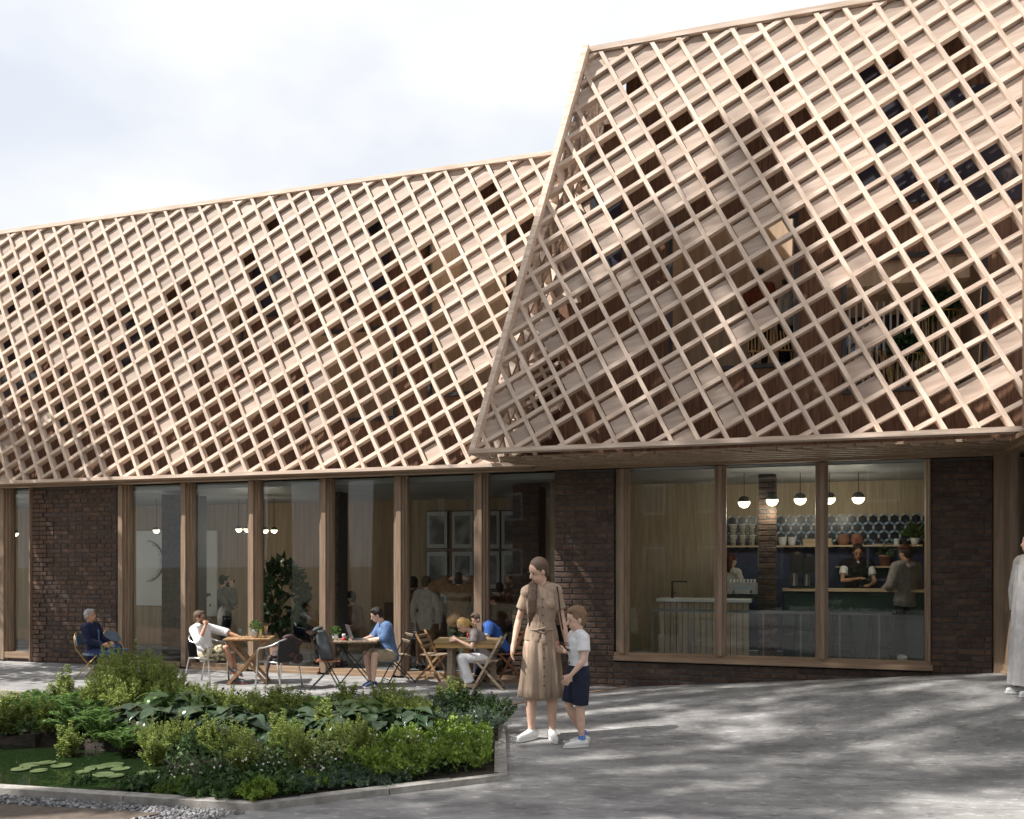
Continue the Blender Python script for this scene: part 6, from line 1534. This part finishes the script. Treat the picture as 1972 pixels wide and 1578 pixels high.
# ferns
def frond():
    P = []; D = []; L = []; rg_ = np.random.RandomState(5); st_ = MB(); pts = []
    for k in range(26):
        t = k / 25; p = np.array([.42 * t, 0, .30 * math.sin(t * 1.9) - .10 * t * t]); pts.append(tuple(p))
        if t > .12:
            for s_ in (-1, 1):
                d = np.array([.45, s_ * 1.0, -.15]); d /= np.linalg.norm(d); LL_ = .12 * math.sin(math.pi * (t * .93 + .03)) ** .8
                P.append(p); D.append(d); L.append(LL_)
                for q_ in (.3, .55, .8):
                    for s2 in (-1, 1):
                        d2 = d + np.array([s2 * .9, 0, .1]); d2 /= np.linalg.norm(d2); P.append(p + d * LL_ * q_); D.append(d2); L.append(LL_ * .32)
    me = leaf_mesh('frond', np.array(P), np.array(D), L, L_FRN, rg_, width=.14, fold=.04)
    return me
FR = frond()
for i, (x, Y, sc_) in enumerate(((118, 8.3, .85), (165, 8.1, .8), (70, 8.45, .8), (195, 7.55, .7), (140, 7.7, .8), (235, 7.3, .55))):
    X = (x - 986) / 1640 * Y; t = thing('fern', f'feathery green fern, {("tallest one behind the pond", "second one behind the pond", "one nearest the sandy path", "one arching over the pond", "one between pond and shrubs", "smallest one at the water edge")[i]}', 'fern', loc=(X, Y, .02), rz=prng.uniform(0, 6), sc=sc_, group='ferns around the pond')
    for k in range(13):
        o = link('frond', FR, t); o.rotation_euler = (prng.uniform(-.2, .2), prng.uniform(-.75, -.05), k * 2.4); s2 = prng.uniform(.75, 1.15); o.scale = (s2, s2, s2)
# lily pads
LP = mat('lily_pad', (.06, .09, .035), (.12, .16, .07), rough=.35, scale=9, rnd=.15)
for i, (x, Y, r_) in enumerate(((60, 6.95, .12), (90, 7.02, .10), (118, 6.92, .11), (160, 6.72, .08), (185, 6.85, .12), (215, 6.93, .13), (232, 6.82, .10), (196, 6.62, .12), (222, 6.58, .09), (285, 6.68, .12), (75, 6.75, .09), (40, 6.8, .10))):
    X = (x - 986) / 1640 * Y; P = [(0, 0, 0)] + [(r_ * math.cos(a), r_ * math.sin(a), 0) for a in [.18 + (6.283 - .36) * k / 22 for k in range(23)]]
    P = [(a_[0] * .72, a_[1] * .72, 0) for a_ in P]; t = part(MB().prism(P, (0, 0, .004)), 'lily_pad', LP); t.location = (X, Y, .004 + .0015 * (i % 3)); t.rotation_euler = (0, 0, i * 1.3)
    tag(t, f'flat pale green lily pad, {(ordn + ["eleventh", "twelfth"])[i]} of those floating on the pond', 'lily pad', 'lily pads floating on the pond')
# indoor fig tree
fig = thing('potted_tree', 'tall dark leaved potted tree standing in the lounge', 'potted tree', loc=at(540, 1285, 13.6) * 1, group=None); fig.location.z = 0
part(MB().lathe((0, 0, 0), [(.13, 0), (.17, .30), (.15, .30)], 16), 'pot', M_TERRA, fig, True)
part(MB().tube([(0, 0, .28), (.02, 0, .6), (-.02, .02, 1.0), (.03, 0, 1.3)], [.02, .017, .013, .01], 6), 'trunk', STEM, fig)
link('crown', leafmass(330, (.02, 0, 1.12), (.36, .30, .58), .17, 9, mat('fig_leaves', (.012, .035, .010), (.035, .08, .025), rough=.35, scale=8, island=.3, trans=.12), up=.1), fig)
t = thing('potted_plant', 'spiky green potted plant at the right end of the upper cafe shelf', 'potted plant', loc=F(spx(1762, qs), qs, Z1), rz=0)
part(MB().lathe((0, 0, 0), [(.045, 0), (.065, .10), (.055, .10)], 14), 'pot', M_WHITE, t, True)
rg = np.random.RandomState(4); n = 90; a = rg.uniform(0, 6.283, n); e = rg.uniform(.3, 1.4, n); D = np.stack([np.cos(a) * np.cos(e), np.sin(a) * np.cos(e), np.sin(e)], 1)
link('leaves', leaf_mesh('leaves', np.tile([[0, 0, .10]], (n, 1)) + D * .03, D, rg.uniform(.14, .30, n), mat('spiky_leaves', (.05, .13, .02), (.12, .25, .05), rough=.4, island=.3, trans=.3), rg, width=.06, fold=.03), t)
t = thing('terracotta_pot', 'terracotta pot with a sprouting plant on the short shelf', 'pot', loc=F(spx(1704, qs), qs, Z2))
part(MB().lathe((0, 0, 0), [(.065, 0), (.08, .13), (.085, .13), (.085, .16), (.07, .16)], 16), 'pot', M_TERRA, t, True)
link('leaves', leafmass(40, (0, 0, .22), (.06, .06, .08), .09, 6, FOLI), t)
# ================================================================ TREES (left of the frame, they cast the dappled shade)
BARK = mat('bark', (.05, .038, .028), (.11, .09, .07), rough=.95, scale=12, stretch=(4, 4, .8), bump=.8)
L_TREE = lm('tree_leaves', (.05, .085, .02), (.10, .15, .04), .25)
def tree(label, x, y, h, cr, seed, nl=15000, ls=.13, zlow=.45, lean=(0, 0), up=False):
    rg_ = np.random.RandomState(seed); r = random.Random(seed); t = thing('tree', label, 'tree', loc=(x, y, 0))
    tr = MB(); top = V3(lean[0], lean[1], h * .86); P0 = V3(0, 0, -.1)
    pts = [P0.lerp(top, k / 7) + V3(r.uniform(-.1, .1), r.uniform(-.1, .1), 0) * (k > 0) for k in range(8)]
    tr.tube(pts, [h * .017 * (1 - .85 * k / 7) for k in range(8)], 10); part(tr, 'trunk', BARK, t, True)
    br = MB(); cl = []
    for i in range(26):
        f = zlow + (1 - zlow) * (i / 25) ** .9; b0 = P0.lerp(top, f * .98); a = i * 2.4 + r.uniform(-.4, .4)
        ln = cr * (1.15 - .75 * abs(f - (zlow + 1) / 2) / ((1 - zlow) / 2) * .8) * r.uniform(.7, 1.1)
        e = b0 + (V3(math.cos(a) * ln, math.sin(a) * ln, ln * r.uniform(1.1, 1.7)) if up else V3(math.cos(a) * ln, math.sin(a) * ln, ln * r.uniform(.15, .55))); m_ = (b0 + e) / 2 + V3(0, 0, -.08 * ln)
        br.tube([b0, m_, e], [.05 * (1.2 - f), .03 * (1.2 - f), .008], 5)
        for k in range(4):
            p = m_.lerp(e, r.uniform(0, 1)); q = p + V3(r.uniform(-1, 1), r.uniform(-1, 1), r.uniform(-.2, .8)) * ln * .35; br.tube([p, q], [.012, .003], 4); cl += [q, (p + q) / 2]
        cl.append(e)
    part(br, 'limbs', BARK, t)
    c = np.array([tuple(p) for p in cl]); n = nl; ii = rg_.randint(0, len(c), n); pos = c[ii] + rg_.normal(size=(n, 3)) * (np.array([.10, .10, .42]) if up else np.array([.22, .22, .13]) * cr / 3); d = rg_.normal(size=(n, 3)); d /= np.linalg.norm(d, axis=1)[:, None]
    link('crown', leaf_mesh('crown', pos, d, ls * rg_.uniform(.7, 1.3, n), L_TREE, rg_), t)
    return t
POP = (('slender upright tree left of the forecourt, nearest the camera', -9.0, 2.9, 26, 41, 6500), ('slender upright tree left of the forecourt, second from the camera', -9.5, 4.05, 25, 42, 9500),
       ('slender upright tree left of the forecourt, third from the camera', -8.9, 6.5, 23.5, 43, 8500), ('slender upright tree left of the forecourt, nearest the terrace', -9.4, 8.0, 20, 44, 6500))
for (lb, x, y, h, sd, n_) in POP: tree(lb, x, y, h, 1.15, sd, nl=n_, ls=.14, zlow=.38, up=True)['group'] = 'slender upright trees left of the forecourt'
tree('young tree at the left end of the terrace beyond the picture edge', -10.9, 12.3, 8.4, 2.0, 22, nl=9000, ls=.12, zlow=.42)
tree('second tall tree left of the camera beyond the picture edge', -12.0, -1.0, 15, 3.4, 23, nl=10000, ls=.15)
# what stands opposite and mirrors faintly in the glass
def house(label, x, y, rz, w, h, dp, m_):
    oh = thing('brick_house', label, 'house', loc=(x, y, 0), rz=R(rz))
    part(MB().box((0, dp / 2, h / 2), (w, dp, h)), 'wall', m_, oh)
    m = MB(); e = .35; rh = dp * .42
    m.prism([(-w / 2 - e, -e, h - .1), (-w / 2 - e, dp / 2, h + rh), (-w / 2 - e, dp + e, h - .1)], (w + 2 * e, 0, 0))
    part(m, 'roof', mat('roof_tile', (.06, .035, .03), (.13, .075, .055), rough=.8, scale=16, bump=.6), oh)
    n = int(w / 2.6)
    for fl in range(2):
        for k in range(n):
            xx = -w / 2 + (k + .5) * w / n; zz = 1.7 + fl * 2.9
            o = part(MB().box((xx, -.02, zz), (1.1, .06, 1.4)), 'window', M_WHITE, oh); part(MB().box((xx, -.06, zz), (.95, .04, 1.22)), 'pane', M_DGL, o)
M_BRF = mat('far_brick', (.07, .035, .026), (.13, .065, .045), rough=.9, scale=30, bump=.3)
house('brick house with a dark tiled roof opposite, right of two behind the viewer', 9, -13, 172, 20, 6.0, 8, M_BRF)
house('second brick house with a dark tiled roof opposite, behind the viewer to the left', -14, -15, 184, 22, 6.5, 8, M_BRF)
hd = thing('hedge', 'long clipped hedge opposite the building, behind the viewer', 'hedge', loc=(2, -8.5, 0))
link('foliage', leafmass(9000, (0, 0, .75), (14, .5, .8), .12, 44, L_DRK), hd, kind='stuff')
